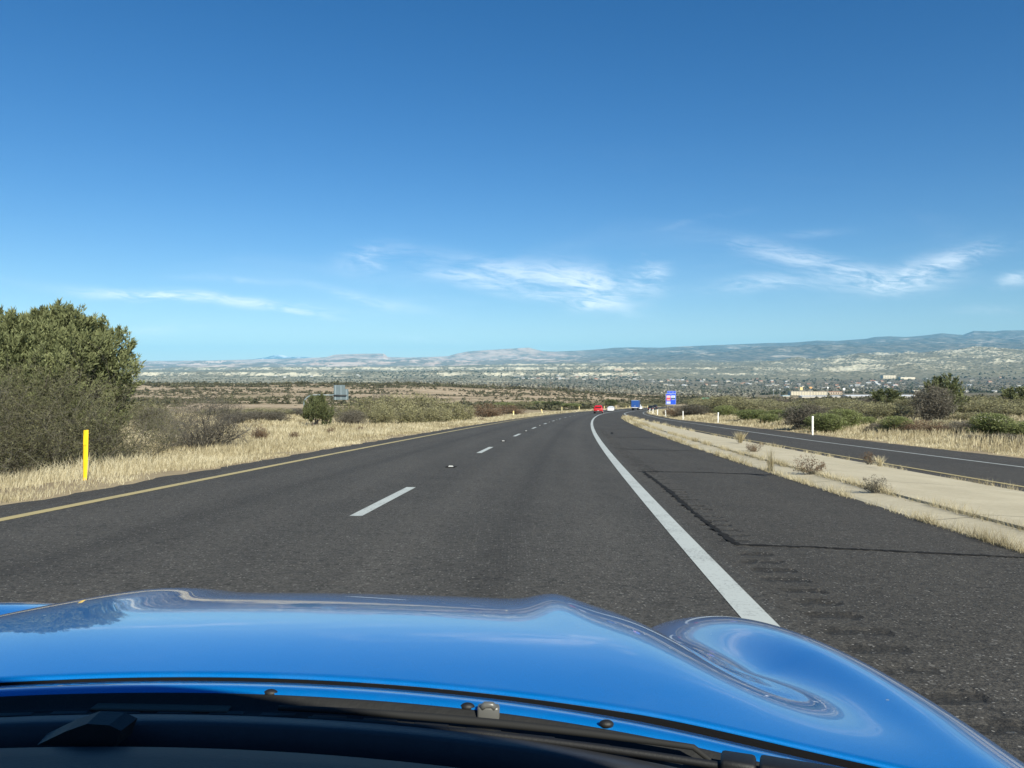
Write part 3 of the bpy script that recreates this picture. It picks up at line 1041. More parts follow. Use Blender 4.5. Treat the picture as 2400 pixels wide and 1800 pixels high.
    bm_obj('wiper_arm', bm, black, wip, True)
    bm = bmesh.new()
    for a, w, h in ((0.585, 0.035, 0.016), (0.645, 0.085, 0.018), (0.705, 0.030, 0.012)):
        bm_box(bm, (a, 0.838 - ARC * a * a, H - 0.362), (w, 0.030, h), 0.004, rot=Matrix.Rotation(-2 * ARC * a, 4, 'Z'))
    bm_obj('wiper_pivot', bm, black, wip, True)
    wip2 = empty('wiper')
    wip2.parent = root
    s = np.linspace(-0.75, 0.02, 30)
    bm = bmesh.new()
    bm_tube(bm, [(a, 0.862 - ARC * a * a, H - 0.3655 - 0.012 * abs(a)) for a in s], 0.005, 8)
    bm_obj('wiper_blade', bm, rubber, wip2, True)
    bm = bmesh.new()
    bm_tube(bm, [(a, 0.848 - ARC * a * a, H - 0.369 - 0.010 * abs(a)) for a in s], 0.005, 8)
    bm_obj('wiper_arm', bm, black, wip2, True)
    # washer nozzle
    bm = bmesh.new()
    s0 = 0.325
    y0 = 0.880 - ARC * s0 * s0
    bm_box(bm, (s0, y0, H - 0.3580), (0.026, 0.014, 0.022), 0.003)
    bm_tube(bm, [(s0 - 0.008, y0 - 0.004, H - 0.349), (s0 - 0.004, y0 - 0.004, H - 0.3455), (s0 + 0.004, y0 - 0.004, H - 0.3455), (s0 + 0.008, y0 - 0.004, H - 0.349)], 0.004, 8)
    bm_obj('washer_nozzle', bm, chrome, root, True)
    # dashboard: a dark gutter, the defroster slot and the padded top
    db = swept('dashboard', [(0.800, -0.378), (0.748, -0.378), (0.745, -0.352), (0.738, -0.3465), (0.70, -0.340), (0.55, -0.325), (0.35, -0.335), (0.28, -0.40), (0.27, -0.75)], dash, root)
    # sensor hump on the gutter, left of centre
    s0 = -0.085
    bm = bmesh.new()
    prof = [(-0.062, 0.0), (-0.030, 0.016), (-0.006, 0.025), (0.020, 0.024), (0.034, 0.018), (0.028, 0.0)]
    y0 = 0.772 - ARC * s0 * s0
    a = [bm.verts.new((s0 + px, y0 + 0.012, H - 0.360 + pz)) for px, pz in prof]
    c = [bm.verts.new((s0 + px * 0.9, y0 - 0.016, H - 0.360 + pz * 0.9)) for px, pz in prof]
    n = len(prof)
    for k in range(n):
        bm.faces.new((a[k], a[(k + 1) % n], c[(k + 1) % n], c[k]))
    bm.faces.new(a)
    bm.faces.new(c[::-1])
    bm_obj('sensor_housing', bm, dash, db)
    # body below and behind: nose, flanks, doors, tail, roof (built so that the cabin shades the dashboard)
    bm = bmesh.new()
    top = V[2:]
    zlow = 0.20
    # flanks and nose hang from the clamshell's outline
    left = [Vector(top[i, 0]) for i in range(nr)]
    right = [Vector(top[i, -1]) for i in range(nr)]
    nose = [Vector(top[-1, j]) for j in range(nc)]
    outline = left[::8] + [left[-1]] + nose[6:-6:6] + [right[-1]] + right[::-8][1:]
    up = [bm.verts.new(v) for v in outline]
    md = [bm.verts.new((v.x * 1.02, v.y + 0.03 * (v.y > 2.6), max(zlow + 0.1, v.z * 0.55))) for v in outline]
    dn = [bm.verts.new((v.x * 0.97, v.y - 0.03, zlow)) for v in outline]
    for A, B in ((up, md), (md, dn)):
        for i in range(len(A) - 1):
            bm.faces.new((A[i], A[i + 1], B[i + 1], B[i]))
    # doors and tail
    for sx in (-1, 1):
        prof = [(0.70, H - 0.40), (0.2, H - 0.36), (-0.6, H - 0.33), (-1.3, H - 0.28), (-1.75, H - 0.34)]
        ua = [bm.verts.new((sx * 0.99, y, z)) for y, z in prof]
        ub = [bm.verts.new((sx * 1.03, y, 0.55)) for y, z in prof]
        uc = [bm.verts.new((sx * 0.98, y, zlow)) for y, z in prof]
        for A, B in ((ua, ub), (ub, uc)):
            for i in range(len(A) - 1):
                bm.faces.new((A[i], A[i + 1], B[i + 1], B[i]))
    bm_box(bm, (0, -1.45, H - 0.42), (1.9, 0.75, 0.22), 0.06)
    bm_box(bm, (0, -1.80, 0.55), (1.9, 0.16, 0.62), 0.05)
    bm_obj('body', bm, paint, root, True)
    bm = bmesh.new()
    rz0 = H + 0.262
    rows = []
    for y, w, dz in ((0.12, 0.90, -0.012), (0.05, 0.92, 0.0), (-0.3, 0.94, 0.02), (-0.85, 0.92, 0.0), (-1.15, 0.86, -0.06)):
        rows.append([bm.verts.new((w * x, y - 0.25 * (w * x) ** 2 * (y > 0), rz0 + dz - 0.035 * x * x)) for x in np.linspace(-1, 1, 17)])
    for A, B in zip(rows[:-1], rows[1:]):
        for i in range(16):
            bm.faces.new((A[i], A[i + 1], B[i + 1], B[i]))
    rf = bm_obj('roof', bm, black, root, True)
    sol = rf.modifiers.new('thick', 'SOLIDIFY')
    sol.thickness = 0.03
    for sx in (-1, 1):
        bm = bmesh.new()
        bm_tube(bm, [(sx * 0.93, 0.50, H - 0.40), (sx * 0.90, 0.24, H - 0.11), (sx * 0.86, -0.12, H + 0.22)], 0.028, 8)
        bm_obj('windscreen_pillar', bm, black, root, True)
    bm = bmesh.new()
    bm_box(bm, (0, -1.10, H - 0.35), (1.55, 0.05, 1.0), 0.01)
    bm_box(bm, (0, -0.4, 0.30), (1.7, 1.9, 0.08), 0.01)
    for sx in (-1, 1):
        bm_box(bm, (sx * 0.90, -0.3, 0.60), (0.05, 1.9, 0.62), 0.01)
    bm_obj('cabin', bm, black, root)
    tyre = simple('tyre rubber', (0.02, 0.02, 0.02), 0.85)
    rim = simple('alloy rim', (0.35, 0.35, 0.36), 0.35, 0.9)
    for sx in (-1, 1):
        for y in (2.0, -0.75):
            bm = bmesh.new()
            bmesh.ops.create_cone(bm, cap_ends=True, segments=28, radius1=0.33, radius2=0.33, depth=0.26, matrix=Matrix.Translation((sx * 0.84, y, 0.33)) @ Matrix.Rotation(R(90), 4, 'Y'))
            w = bm_obj('wheel', bm, tyre, root, False)
            bm = bmesh.new()
            bmesh.ops.create_cone(bm, cap_ends=True, segments=24, radius1=0.22, radius2=0.2, depth=0.02, matrix=Matrix.Translation((sx * 0.975, y, 0.33)) @ Matrix.Rotation(R(90), 4, 'Y'))
            bm_obj('rim', bm, rim, w)
    return root


build_sports_car()


# ------------------------------------------------------------------ vegetation
def unit(v):
    return v / np.maximum(np.linalg.norm(v, axis=-1, keepdims=True), 1e-9)


def leaf_tris(c, d, L, W_, rng):
    """one slim triangle per leaf: root c, direction d, length L, width W_"""
    n = len(c)
    r = rng.normal(size=(n, 3))
    p = unit(np.cross(d, r))
    L = np.broadcast_to(L, (n,))[:, None]
    W_ = np.broadcast_to(W_, (n,))[:, None]
    V = np.stack([c - p * W_ / 2, c + p * W_ / 2, c + d * L], 1).reshape(-1, 3)
    return V, np.arange(3 * n).reshape(-1, 3)


def seg_tubes(P0, P1, r0, r1, k=3):
    """open prisms for many branch segments at once"""
    P0, P1 = np.asarray(P0), np.asarray(P1)
    n = len(P0)
    d = unit(P1 - P0)
    ref = np.where(np.abs(d[:, 2:3]) > 0.9, np.array([[1.0, 0, 0]]), np.array([[0, 0, 1.0]]))
    a = unit(np.cross(d, ref))
    b = np.cross(d, a)
    ang = 2 * np.pi * np.arange(k) / k
    ring = a[:, None, :] * np.cos(ang)[None, :, None] + b[:, None, :] * np.sin(ang)[None, :, None]
    A = P0[:, None, :] + ring * np.asarray(r0)[:, None, None]
    B = P1[:, None, :] + ring * np.asarray(r1)[:, None, None]
    V = np.concatenate([A, B], 1).reshape(-1, 3)
    base = (np.arange(n) * 2 * k)[:, None, None]
    q = np.array([[i, (i + 1) % k, k + (i + 1) % k, k + i] for i in range(k)])[None]
    return V, (base + q).reshape(-1, 4)


def join(parts):
    """[(V, F), ...] -> V, [F3, F4]"""
    Vs, f3, f4, o = [], [], [], 0
    for V, Fc in parts:
        (f3 if Fc.shape[1] == 3 else f4).append(Fc + o)
        Vs.append(V)
        o += len(V)
    return np.concatenate(Vs), [np.concatenate(f) for f in (f3, f4) if f]


def grow(rng, P, D, L, r, steps, wander, up, children=None):
    """polylines of twigs: start points P, directions D, lengths L, radii r. returns segments and node arrays"""
    n = len(P)
    seg = []
    nodes, dirs, rad = [], [], []
    p, d = P.copy(), unit(D)
    for k in range(steps):
        d = unit(d + rng.normal(0, wander, (n, 3)) + np.array([0, 0, up]))
        q = p + d * (L / steps)[:, None]
        ra = r * (1 - 0.75 * k / steps)
        rb = r * (1 - 0.75 * (k + 1) / steps)
        seg.append((p, q, ra, rb))
        p = q
        nodes.append(q)
        dirs.append(d)
        rad.append(rb)
    return seg, np.stack(nodes, 1), np.stack(dirs, 1), np.stack(rad, 1)


def spawn(rng, nodes, dirs, rad, m, spread, f0=0):
    n, k, _ = nodes.shape
    i = np.repeat(np.arange(n), m)
    j = rng.integers(f0, k, n * m)
    P = nodes[i, j]
    D = unit(dirs[i, j] + rng.normal(0, spread, (n * m, 3)))
    return P, D, rad[i, j]


def mat_leaf(name, stops, rough=0.7, trans=0.12, patch=0):
    m, T, b = material(name)
    g = T.new('ShaderNodeNewGeometry')
    oi = T.new('ShaderNodeObjectInfo')
    co = T.new('ShaderNodeTexCoord').outputs['Object']
    n = T.noise(co, 1.7, 3, 0.6)
    f = T.math('ADD', T.math('MULTIPLY', g.outputs['Random Per Island'], 0.55), T.math('MULTIPLY', n, 0.45))
    f = T.math('ADD', f, T.math('MULTIPLY', T.math('SUBTRACT', oi.outputs['Random'], 0.5), 0.25))
    if patch:
        f = T.math('ADD', f, T.math('MULTIPLY', T.math('SUBTRACT', T.noise(world_pos(T), patch, 4, 0.6), 0.5), 1.1))
    k = len(stops)
    c = T.ramp(f, [(0.18 + 0.64 * i / (k - 1), s) for i, s in enumerate(stops)])
    T.put(b.inputs['Base Color'], c)
    b.inputs['Roughness'].default_value = rough
    b.inputs['Specular IOR Level'].default_value = 0.2
    if trans:
        tr = T.new('ShaderNodeBsdfTranslucent')
        T.put(tr.inputs['Color'], c)
        mx = T.new('ShaderNodeMixShader')
        mx.inputs[0].default_value = trans
        out = [x for x in T.n if x.type == 'OUTPUT_MATERIAL'][0]
        T.l.new(b.outputs[0], mx.inputs[1])
        T.l.new(tr.outputs[0], mx.inputs[2])
        T.l.new(mx.outputs[0], out.inputs['Surface'])
    return m


L_JUN = mat_leaf('juniper needles', [(0.072, 0.085, 0.037), (0.145, 0.162, 0.072), (0.235, 0.25, 0.118)])
L_OLI = mat_leaf('olive desert leaves', [(0.125, 0.122, 0.060), (0.23, 0.218, 0.112), (0.35, 0.325, 0.18)])
L_GRN = mat_leaf('green broom leaves', [(0.085, 0.11, 0.038), (0.17, 0.20, 0.068), (0.30, 0.32, 0.13)])
L_GRY = mat_leaf('grey dry twiglets', [(0.07, 0.062, 0.046), (0.13, 0.115, 0.088), (0.21, 0.19, 0.148)])
L_RST = mat_leaf('rusty dry leaves', [(0.10, 0.065, 0.038), (0.16, 0.10, 0.06), (0.22, 0.15, 0.095)])
L_CAT = mat_leaf('dusty catclaw twigs', [(0.062, 0.062, 0.030), (0.115, 0.112, 0.058), (0.185, 0.175, 0.10)])
L_GRASS = mat_leaf('straw grass', [(0.20, 0.165, 0.09), (0.36, 0.30, 0.18), (0.52, 0.45, 0.285), (0.68, 0.61, 0.425)], trans=0.3, patch=0.22)
M_BARK = simple('juniper bark', (0.14, 0.115, 0.09), 0.9, var=0.35, scale=12)
M_TWIG = simple('grey twigs', (0.13, 0.118, 0.090), 0.9, var=0.35, scale=9)


def juniper_geo(rng, h, w, tufts, per, leafL, leafW, lobes=9, base=0.12):
    """crown of a rounded juniper: upright flame-like sprays spread over many lobes; and trunk with limbs"""
    cs, rs = [], []
    for i in range(lobes):
        zz = 1 - 1.75 * (i + 0.5) / lobes            # from the top of the dome down to its skirt
        a = i * 2.39996 + rng.uniform(-0.35, 0.35)
        rr = math.sqrt(max(0.0, 1 - zz * zz)) if zz > 0 else 1 - 0.25 * zz * zz
        k = rng.uniform(0.55, 0.86)
        cs.append((0.5 * w * k * rr * math.cos(a), 0.5 * w * k * rr * math.sin(a), h * (0.44 + 0.47 * k * zz)))
        rs.append(w * rng.uniform(0.10, 0.17) * (12 / max(lobes, 12)) ** 0.25)
    cs, rs = np.array(cs), np.array(rs)
    # sample sprays on the lobes' outer surfaces
    pick = rng.integers(0, len(cs), tufts * 3)
    nrm = unit(rng.normal(size=(tufts * 3, 3)) + np.array([0, 0, 0.25]))
    P = cs[pick] + nrm * rs[pick][:, None] * rng.uniform(0.78, 1.05, tufts * 3)[:, None] * np.array([1, 1, 1.15])
    dmin = np.min(np.linalg.norm((P[:, None, :] - cs[None]) / np.array([1, 1, 1.15]), axis=-1) / rs[None], axis=1)
    ok = (dmin > 0.70) & (P[:, 2] > h * base) & (P[:, 2] < h * 1.0)
    P, nrm = P[ok][:tufts], nrm[ok][:tufts]
    n = len(P)
    ax = unit(nrm * 0.65 + np.array([0, 0, 1.05]) + rng.normal(0, 0.25, (n, 3)))
    ln = w * rng.uniform(0.07, 0.14, n) * (1.0 if lobes > 20 else 1.7)
    i = np.repeat(np.arange(n), per)
    t = rng.random(n * per)
    rad = unit(rng.normal(size=(n * per, 3)))
    c = P[i] + ax[i] * (t * ln[i])[:, None] + rad * (ln[i] * 0.29 * (1 - 0.8 * t) * np.sqrt(rng.random(n * per)))[:, None]
    d = unit(ax[i] + rad * 0.75)
    crown = leaf_tris(c, d, leafL * rng.uniform(0.7, 1.4, n * per), leafW * rng.uniform(0.7, 1.3, n * per), rng)
    Vc = crown[0]
    Vc[:, 2] *= h / np.percentile(Vc[:, 2], 99.6)
    lat = np.percentile(np.abs(Vc[:, :2]), 99.0)
    Vc[:, :2] *= 0.5 * w / lat
    # trunk and limbs
    P0 = np.zeros((5, 3)) + rng.normal(0, 0.05 * w, (5, 3)) * np.array([1, 1, 0])
    D0 = np.array([[math.cos(k * 1.26) * 0.55, math.sin(k * 1.26) * 0.55, 1.0] for k in range(5)])
    s1, n1, d1, r1 = grow(rng, P0, D0, np.full(5, h * 0.6), np.full(5, 0.035 * w), 5, 0.22, 0.12)
    P, D, rr = spawn(rng, n1, d1, r1, 7, 0.8, 1)
    s2, n2, d2, r2 = grow(rng, P, D, np.full(len(P), w * 0.34), rr * 0.6, 3, 0.3, 0.1)
    tr = [seg_tubes(p, q, a, b, 5) for p, q, a, b in s1] + [seg_tubes(p, q, a, b, 3) for p, q, a, b in s2]
    return crown, tr


def shrub_geo(rng, h, w, stems, b1, b2, leaves, leafL, leafW, up=0.05, wander=0.28, spread=0.75, lean=0.9, twr=0.012, keep=1.0):
    """twiggy shrub: stems from the ground, branches, twigs, small leaves. returns leaf mesh and wood meshes"""
    a = rng.uniform(0, 2 * np.pi, stems)
    el = rng.uniform(0.15, 1.0, stems)
    D = np.stack([np.cos(a) * lean * el * w / h, np.sin(a) * lean * el * w / h, np.full(stems, 1.0)], -1)
    P = np.stack([np.cos(a) * 0.10 * w * el, np.sin(a) * 0.10 * w * el, np.full(stems, -0.05)], -1)
    L = np.sqrt((0.92 * h) ** 2 * (1 - 0.45 * el ** 2) + (0.30 * w * el) ** 2)
    s1, n1, d1, r1 = grow(rng, P, D, L, np.full(stems, twr * 1.6), 6, wander * 0.5, up)
    P, D, rr = spawn(rng, n1, d1, r1, b1, spread, 0)
    s2, n2, d2, r2 = grow(rng, P, D, rng.uniform(0.16, 0.36, len(P)) * (h + w) * 0.5, np.maximum(rr * 0.6, twr * 0.45), 4, wander, up * 1.4)
    P, D, rr = spawn(rng, n2, d2, r2, b2, spread, 0)
    s3, n3, d3, r3 = grow(rng, P, D, rng.uniform(0.07, 0.17, len(P)) * (h + w) * 0.5, np.maximum(rr * 0.6, twr * 0.25), 2, wander, up)
    wood = [seg_tubes(p, q, x, y, 3) for s in (s1, s2, s3) for p, q, x, y in s]
    P, D, rr = spawn(rng, n3, d3, r3, leaves, 0.9, 0)
    P = P - D * leafL * 0.5 + rng.normal(0, leafL * 0.8, P.shape)
    # keep the plant inside a rounded outline and above ground
    q = (P[:, 0] / (0.54 * w)) ** 2 + (P[:, 1] / (0.54 * w)) ** 2 + ((P[:, 2] - 0.35 * h) / (0.70 * h)) ** 2
    ok = (q < 1.0 + 0.25 * rng.random(len(P))) & (P[:, 2] > 0.03)
    P, D = P[ok], D[ok]
    lf = leaf_tris(P, D, leafL * rng.uniform(0.6, 1.5, len(P)), leafW * rng.uniform(0.6, 1.4, len(P)), rng)
    return lf, wood


def plant(name, loc, leafmat, woodmat, crown, wood, crown_name='crown', wood_name='trunk', rz=0.0):
    root = empty(name, loc, rz)
    V, Fs = join(wood)
    mesh_np(wood_name, V, Fs, woodmat, root)
    mesh_np(crown_name, crown[0], [crown[1]], leafmat, root)
    return root


def on_ground(px, Y):
    X = (px - CX) / F * Y
    return X, Y, float(ground_z(np.array(X), np.array(Y)))


def build_near_plants():
    rng = np.random.default_rng(11)
    # the big juniper at the left edge
    X, Y, z = on_ground(112, 20.5)
    crown, wood = juniper_geo(rng, 4.25, 3.9, 3000, 70, 0.085, 0.036, 70, 0.06)
    t = plant('juniper_tree', (X, Y, z), L_JUN, M_BARK, crown, wood)
    tag(t, 'big rounded dark green juniper tree towering over the roadside scrub', 'tree')
    # tangled shrub in front of it
    X, Y, z = on_ground(80, 17.6)
    lf, wood = shrub_geo(rng, 2.5, 5.7, 50, 13, 7, 12, 0.07, 0.016, 0.02, 0.30, 0.85, 1.0, 0.008)
    t = plant('tangled_shrub', (X, Y, z - 0.05), L_CAT, M_TWIG, lf, wood, 'foliage', 'branches')
    tag(t, 'wide dusty olive-brown thorny shrub with pale twigs, behind the tall yellow post', 'shrub')
    X, Y, z = on_ground(290, 19.0)
    lf, wood = shrub_geo(rng, 1.9, 2.4, 22, 11, 6, 6, 0.05, 0.013, 0.02, 0.30, 0.85, 1.0, 0.008)
    t = plant('tangled_shrub', (X, Y, z - 0.05), L_CAT, M_TWIG, lf, wood, 'foliage', 'branches')
    tag(t, 'smaller olive-brown twiggy shrub at the right foot of the big juniper', 'shrub')
    X, Y, z = on_ground(478, 29.0)
    lf, wood = shrub_geo(rng, 2.1, 2.9, 34, 12, 6, 6, 0.05, 0.02, 0.02, 0.34, 0.9, 1.0, 0.014)
    t = plant('bare_shrub', (X, Y, z - 0.05), L_GRY, simple('dark bare branches', (0.075, 0.07, 0.062), 0.9, var=0.3), lf, wood, 'twigs', 'branches')
    tag(t, 'dark grey leafless shrub with crooked branches standing in the straw grass', 'shrub')
    X, Y, z = on_ground(395, 33.0)
    lf, wood = shrub_geo(rng, 1.7, 2.6, 20, 9, 5, 6, 0.06, 0.02, 0.02, 0.3, 0.85, 1.0, 0.008)
    t = plant('tangled_shrub', (X, Y, z - 0.05), L_CAT, M_TWIG, lf, wood, 'foliage', 'branches')
    tag(t, 'hazy olive shrub between the big juniper and the dark leafless shrub', 'shrub')
    X, Y, z = on_ground(743, 62.0)
    crown, wood = juniper_geo(rng, 2.6, 2.35, 420, 60, 0.10, 0.05, 14, 0.02)
    t = plant('juniper_tree', (X, Y, z), L_JUN, M_BARK, crown, wood)
    tag(t, 'small upright green juniper beside the pole of the overhead sign', 'tree')


build_near_plants()


# prototypes for the roadside thickets: unit plants about 1 m high and 1.2 m wide, scaled per copy
PROTO = {}


def build_protos():
    rng = np.random.default_rng(23)

    def add(kind, root, lab, cat):
        PROTO.setdefault(kind, []).append([root, False, lab, cat])
    for k in range(3):
        lf, wood = shrub_geo(rng, 1.0, 1.25, 26, 8, 5, 7, 0.055, 0.022, 0.05, 0.28, 0.7, 0.9, 0.006)
        add('olive', plant('desert_shrub', (0, 0, 0), L_OLI, M_TWIG, lf, wood, 'foliage', 'branches'), 'olive', 'shrub')
    for k in range(2):
        lf, wood = shrub_geo(rng, 1.0, 1.2, 34, 8, 5, 7, 0.075, 0.018, 0.16, 0.2, 0.5, 0.8, 0.005)
        add('green', plant('broom_shrub', (0, 0, 0), L_GRN, M_TWIG, lf, wood, 'foliage', 'branches'), 'green', 'shrub')
    for k in range(2):
        lf, wood = shrub_geo(rng, 1.0, 1.25, 34, 10, 6, 7, 0.05, 0.018, 0.04, 0.3, 0.8, 0.95, 0.007)
        add('grey', plant('bare_shrub', (0, 0, 0), L_GRY, M_TWIG, lf, wood, 'twigs', 'branches'), 'grey', 'shrub')
    lf, wood = shrub_geo(rng, 1.0, 1.3, 26, 8, 5, 7, 0.055, 0.02, 0.05, 0.28, 0.7, 0.95, 0.006)
    add('rust', plant('rusty_shrub', (0, 0, 0), L_RST, M_TWIG, lf, wood, 'foliage', 'branches'), 'rust', 'shrub')
    for k in range(2):
        crown, wood = juniper_geo(rng, 1.0, 1.0, 230, 45, 0.05, 0.026, 12, 0.04)
        add('juniper', plant('juniper_tree', (0, 0, 0), L_JUN, M_BARK, crown, wood), 'juniper', 'tree')


build_protos()


def put_plant(kind, px, Y, wpx, top, label, group=None, dz=0.0):
    """a plant of the given kind at distance Y in line with photo column px, wpx columns wide, reaching photo row top"""
    lst = PROTO[kind]
    ent = lst[random.randrange(len(lst))]
    for e in lst:
        if not e[1]:
            ent = e
            break
    src = ent[0]
    o = src if not ent[1] else copy_tree(src)
    ent[1] = True
    X, Yq, z = on_ground(px, Y)
    zt = EYE + (HZ - top) / F * Y
    h = max(0.35, zt - z)
    w = wpx / F * Y
    wd = {'olive': 1.25, 'green': 1.2, 'grey': 1.25, 'rust': 1.3, 'juniper': 1.0}[kind]
    o.location = (X, Yq, z + dz)
    o.scale = (w / wd, min(max(w, 0.6 * h), 1.4 * w) / wd, h)
    o.rotation_euler = (0, 0, 0)
    for k in ('label', 'category', 'group'):
        if k in o:
            del o[k]
    tag(o, label, 'tree' if kind == 'juniper' else 'shrub', group)
    return o


def build_roadside():
    # left thicket behind the straw grass
    for px, Y, w, top in ((822, 78, 85, 945), (868, 84, 95, 930), (925, 80, 105, 927), (985, 84, 110, 925), (1042, 82, 90, 931), (1085, 86, 60, 944), (895, 70, 70, 952), (960, 72, 80, 950), (1020, 74, 75, 952)):
        put_plant('olive', px, Y, w, top, 'olive-grey desert shrub in the thicket left of the carriageway', 'thicket left of the carriageway')
    put_plant('grey', 822, 66, 78, 963, 'low grey leafless shrub just right of the small upright juniper')
    put_plant('grey', 895, 90, 60, 922, 'tall dark grey bare shrub rising from the left thicket')
    put_plant('rust', 1140, 108, 85, 946, 'rust-brown dry shrub ending the thicket beside the carriageway')
    put_plant('rust', 1195, 150, 70, 949, 'smaller rust-brown shrub beyond the larger rust-brown one')
    for px, Y, w, top in ((545, 66, 80, 968), (590, 70, 90, 963), (640, 72, 80, 966), (355, 46, 90, 958), (330, 60, 110, 940), (520, 80, 120, 958), (620, 92, 120, 955), (690, 96, 90, 958), (770, 90, 90, 958)):
        put_plant('grey' if w < 100 else 'olive', px, Y, w, top, 'low brush along the back of the straw meadow', 'low brush behind the straw meadow')
    for px, Y, w, top in ((845, 52, 22, 1000), (775, 47, 20, 1002), (690, 40, 26, 1012), (1130, 70, 18, 985), (610, 38, 40, 1000)):
        put_plant('rust', px, Y, w, top, 'small brown weed in the straw meadow', 'brown weeds in the straw meadow')
    # beyond the bend, ahead
    rr = random.Random(5)
    for px, Y, w, top, k in ((1222, 330, 60, 938, 'olive'), (1262, 350, 55, 941, 'green'), (1300, 345, 60, 940, 'juniper'), (1340, 340, 55, 946, 'green'), (1385, 380, 45, 944, 'olive'),
                             (1432, 400, 32, 936, 'juniper'), (1462, 380, 30, 944, 'olive'), (1500, 420, 60, 946, 'olive'), (1180, 300, 60, 944, 'green'), (1362, 395, 34, 940, 'olive'), (1412, 430, 40, 944, 'olive'), (1540, 430, 50, 945, 'olive'), (1280, 300, 50, 950, 'olive'), (1240, 290, 40, 951, 'green')):
        put_plant(k, px, Y, w, top, {'olive': 'olive shrub beyond the bend of the carriageway', 'green': 'green shrub beyond the bend of the carriageway', 'juniper': 'dark juniper beyond the bend of the carriageway'}[k], 'shrubs beyond the bend')
    # right of the ramp, front row
    P = put_plant
    P('rust', 1585, 128, 62, 953, 'tan-brown mound of brush under the blue services sign')
    P('grey', 1622, 122, 78, 949, 'dark brown leafless bush right of the blue services sign')
    P('green', 1762, 84, 95, 962, 'low green broom between two white posts')
    P('grey', 1890, 58, 120, 950, 'dark grey-brown brush mound behind the nearest white post')
    P('green', 1872, 66, 80, 956, 'light green shrub left above the nearest white post')
    P('green', 1935, 52, 100, 972, 'green broom just right of the nearest white post')
    P('green', 1975, 56, 95, 962, 'taller green broom right of the grey-brown brush mound')
    P('green', 2100, 47, 78, 978, 'low bright green broom in front of the olive bushes')
    P('grey', 2062, 49, 60, 990, 'grey dry brush at the left foot of the low bright broom')
    P('rust', 2160, 46, 120, 985, 'dry brown brush below the tall two-tone bush')
    P('grey', 2262, 45, 90, 985, 'bleached grey dead brush beside the flowering shrub')
    P('grey', 2285, 36, 60, 1022, 'small grey-brown weed at the ramp edge beside the flowering shrub')
    P('green', 2392, 39, 130, 990, 'large dark green broom at the right picture edge')
    P('grey', 2360, 35, 90, 1030, 'grey brush at the foot of the large dark green broom')
    P('juniper', 2214, 66, 98, 880, 'tall dark green juniper behind the two-tone brown bush')
    P('grey', 2186, 60, 96, 908, 'big round grey-brown leafless bush in front of the dark juniper')
    P('juniper', 2078, 118, 72, 912, 'dark juniper clump silhouetted against the pale roofs')
    P('juniper', 2385, 96, 70, 907, 'dark juniper at the right edge above the olive bushes')
    # flowering shrub: a green broom carrying white blossoms
    f = P('green', 2322, 40, 100, 972, 'green shrub dotted with small white flowers beside the ramp')
    rng = np.random.default_rng(3)
    n = 46
    a = rng.uniform(0, 2 * np.pi, n)
    rr_ = rng.uniform(0.15, 0.5, n)
    c = np.stack([np.cos(a) * rr_, np.sin(a) * rr_, 0.62 + 0.38 * np.sqrt(1 - (rr_ / 0.56) ** 2) * rng.uniform(0.7, 1.0, n)], -1)
    i = np.repeat(np.arange(n), 14)
    d = unit(rng.normal(size=(n * 14, 3)))
    V, Fc = leaf_tris(c[i], d, 0.03, 0.022, rng)
    mesh_np('blossoms', V, [Fc], simple('white blossom', (0.62, 0.60, 0.45), 0.7), f)
    # olive bushes behind them
    for px, Y, w, top in ((1655, 138, 80, 934), (1695, 132, 90, 927), (1742, 112, 110, 936), (1720, 160, 120, 930), (1800, 118, 120, 938), (1850, 105, 110, 941), (1905, 112, 120, 938), (1950, 92, 90, 948),
                          (2035, 76, 120, 938), (2068, 70, 110, 945), (2010, 92, 120, 936), (2118, 74, 90, 950), (2130, 104, 100, 934), (2255, 78, 90, 948), (2290, 72, 120, 940), (2345, 66, 120, 935), (2320, 92, 130, 930),
                          (2395, 60, 120, 948), (2225, 90, 110, 938), (2270, 58, 90, 965), (2335, 54, 90, 970), (2210, 54, 70, 985), (2440, 70, 140, 935)):
        put_plant('olive', px, Y, w, top, 'olive-green desert bush in the belt right of the ramp', 'olive bushes right of the ramp')
    for px, Y, w, top in ((1830, 84, 80, 962), (1805, 74, 60, 972), (2030, 60, 60, 978), (1700, 108, 60, 952)):
        put_plant('green', px, Y, w, top, 'small green bush at the front of the olive belt', 'small green bushes right of the ramp')
    for k in range(46):
        px = rr.uniform(1640, 2520)
        Y = rr.uniform(125, 330)
        put_plant(rr.choice(['olive', 'olive', 'grey']), px, Y, rr.uniform(50, 95), rr.uniform(931, 944), 'brown-olive bush at the back of the belt below the town', 'brush at the back of the belt')
    for kind, lst in PROTO.items():
        for e in lst:
            if not e[1]:
                for ch in list(e[0].children):
                    bpy.data.objects.remove(ch)
                bpy.data.objects.remove(e[0])


build_roadside()


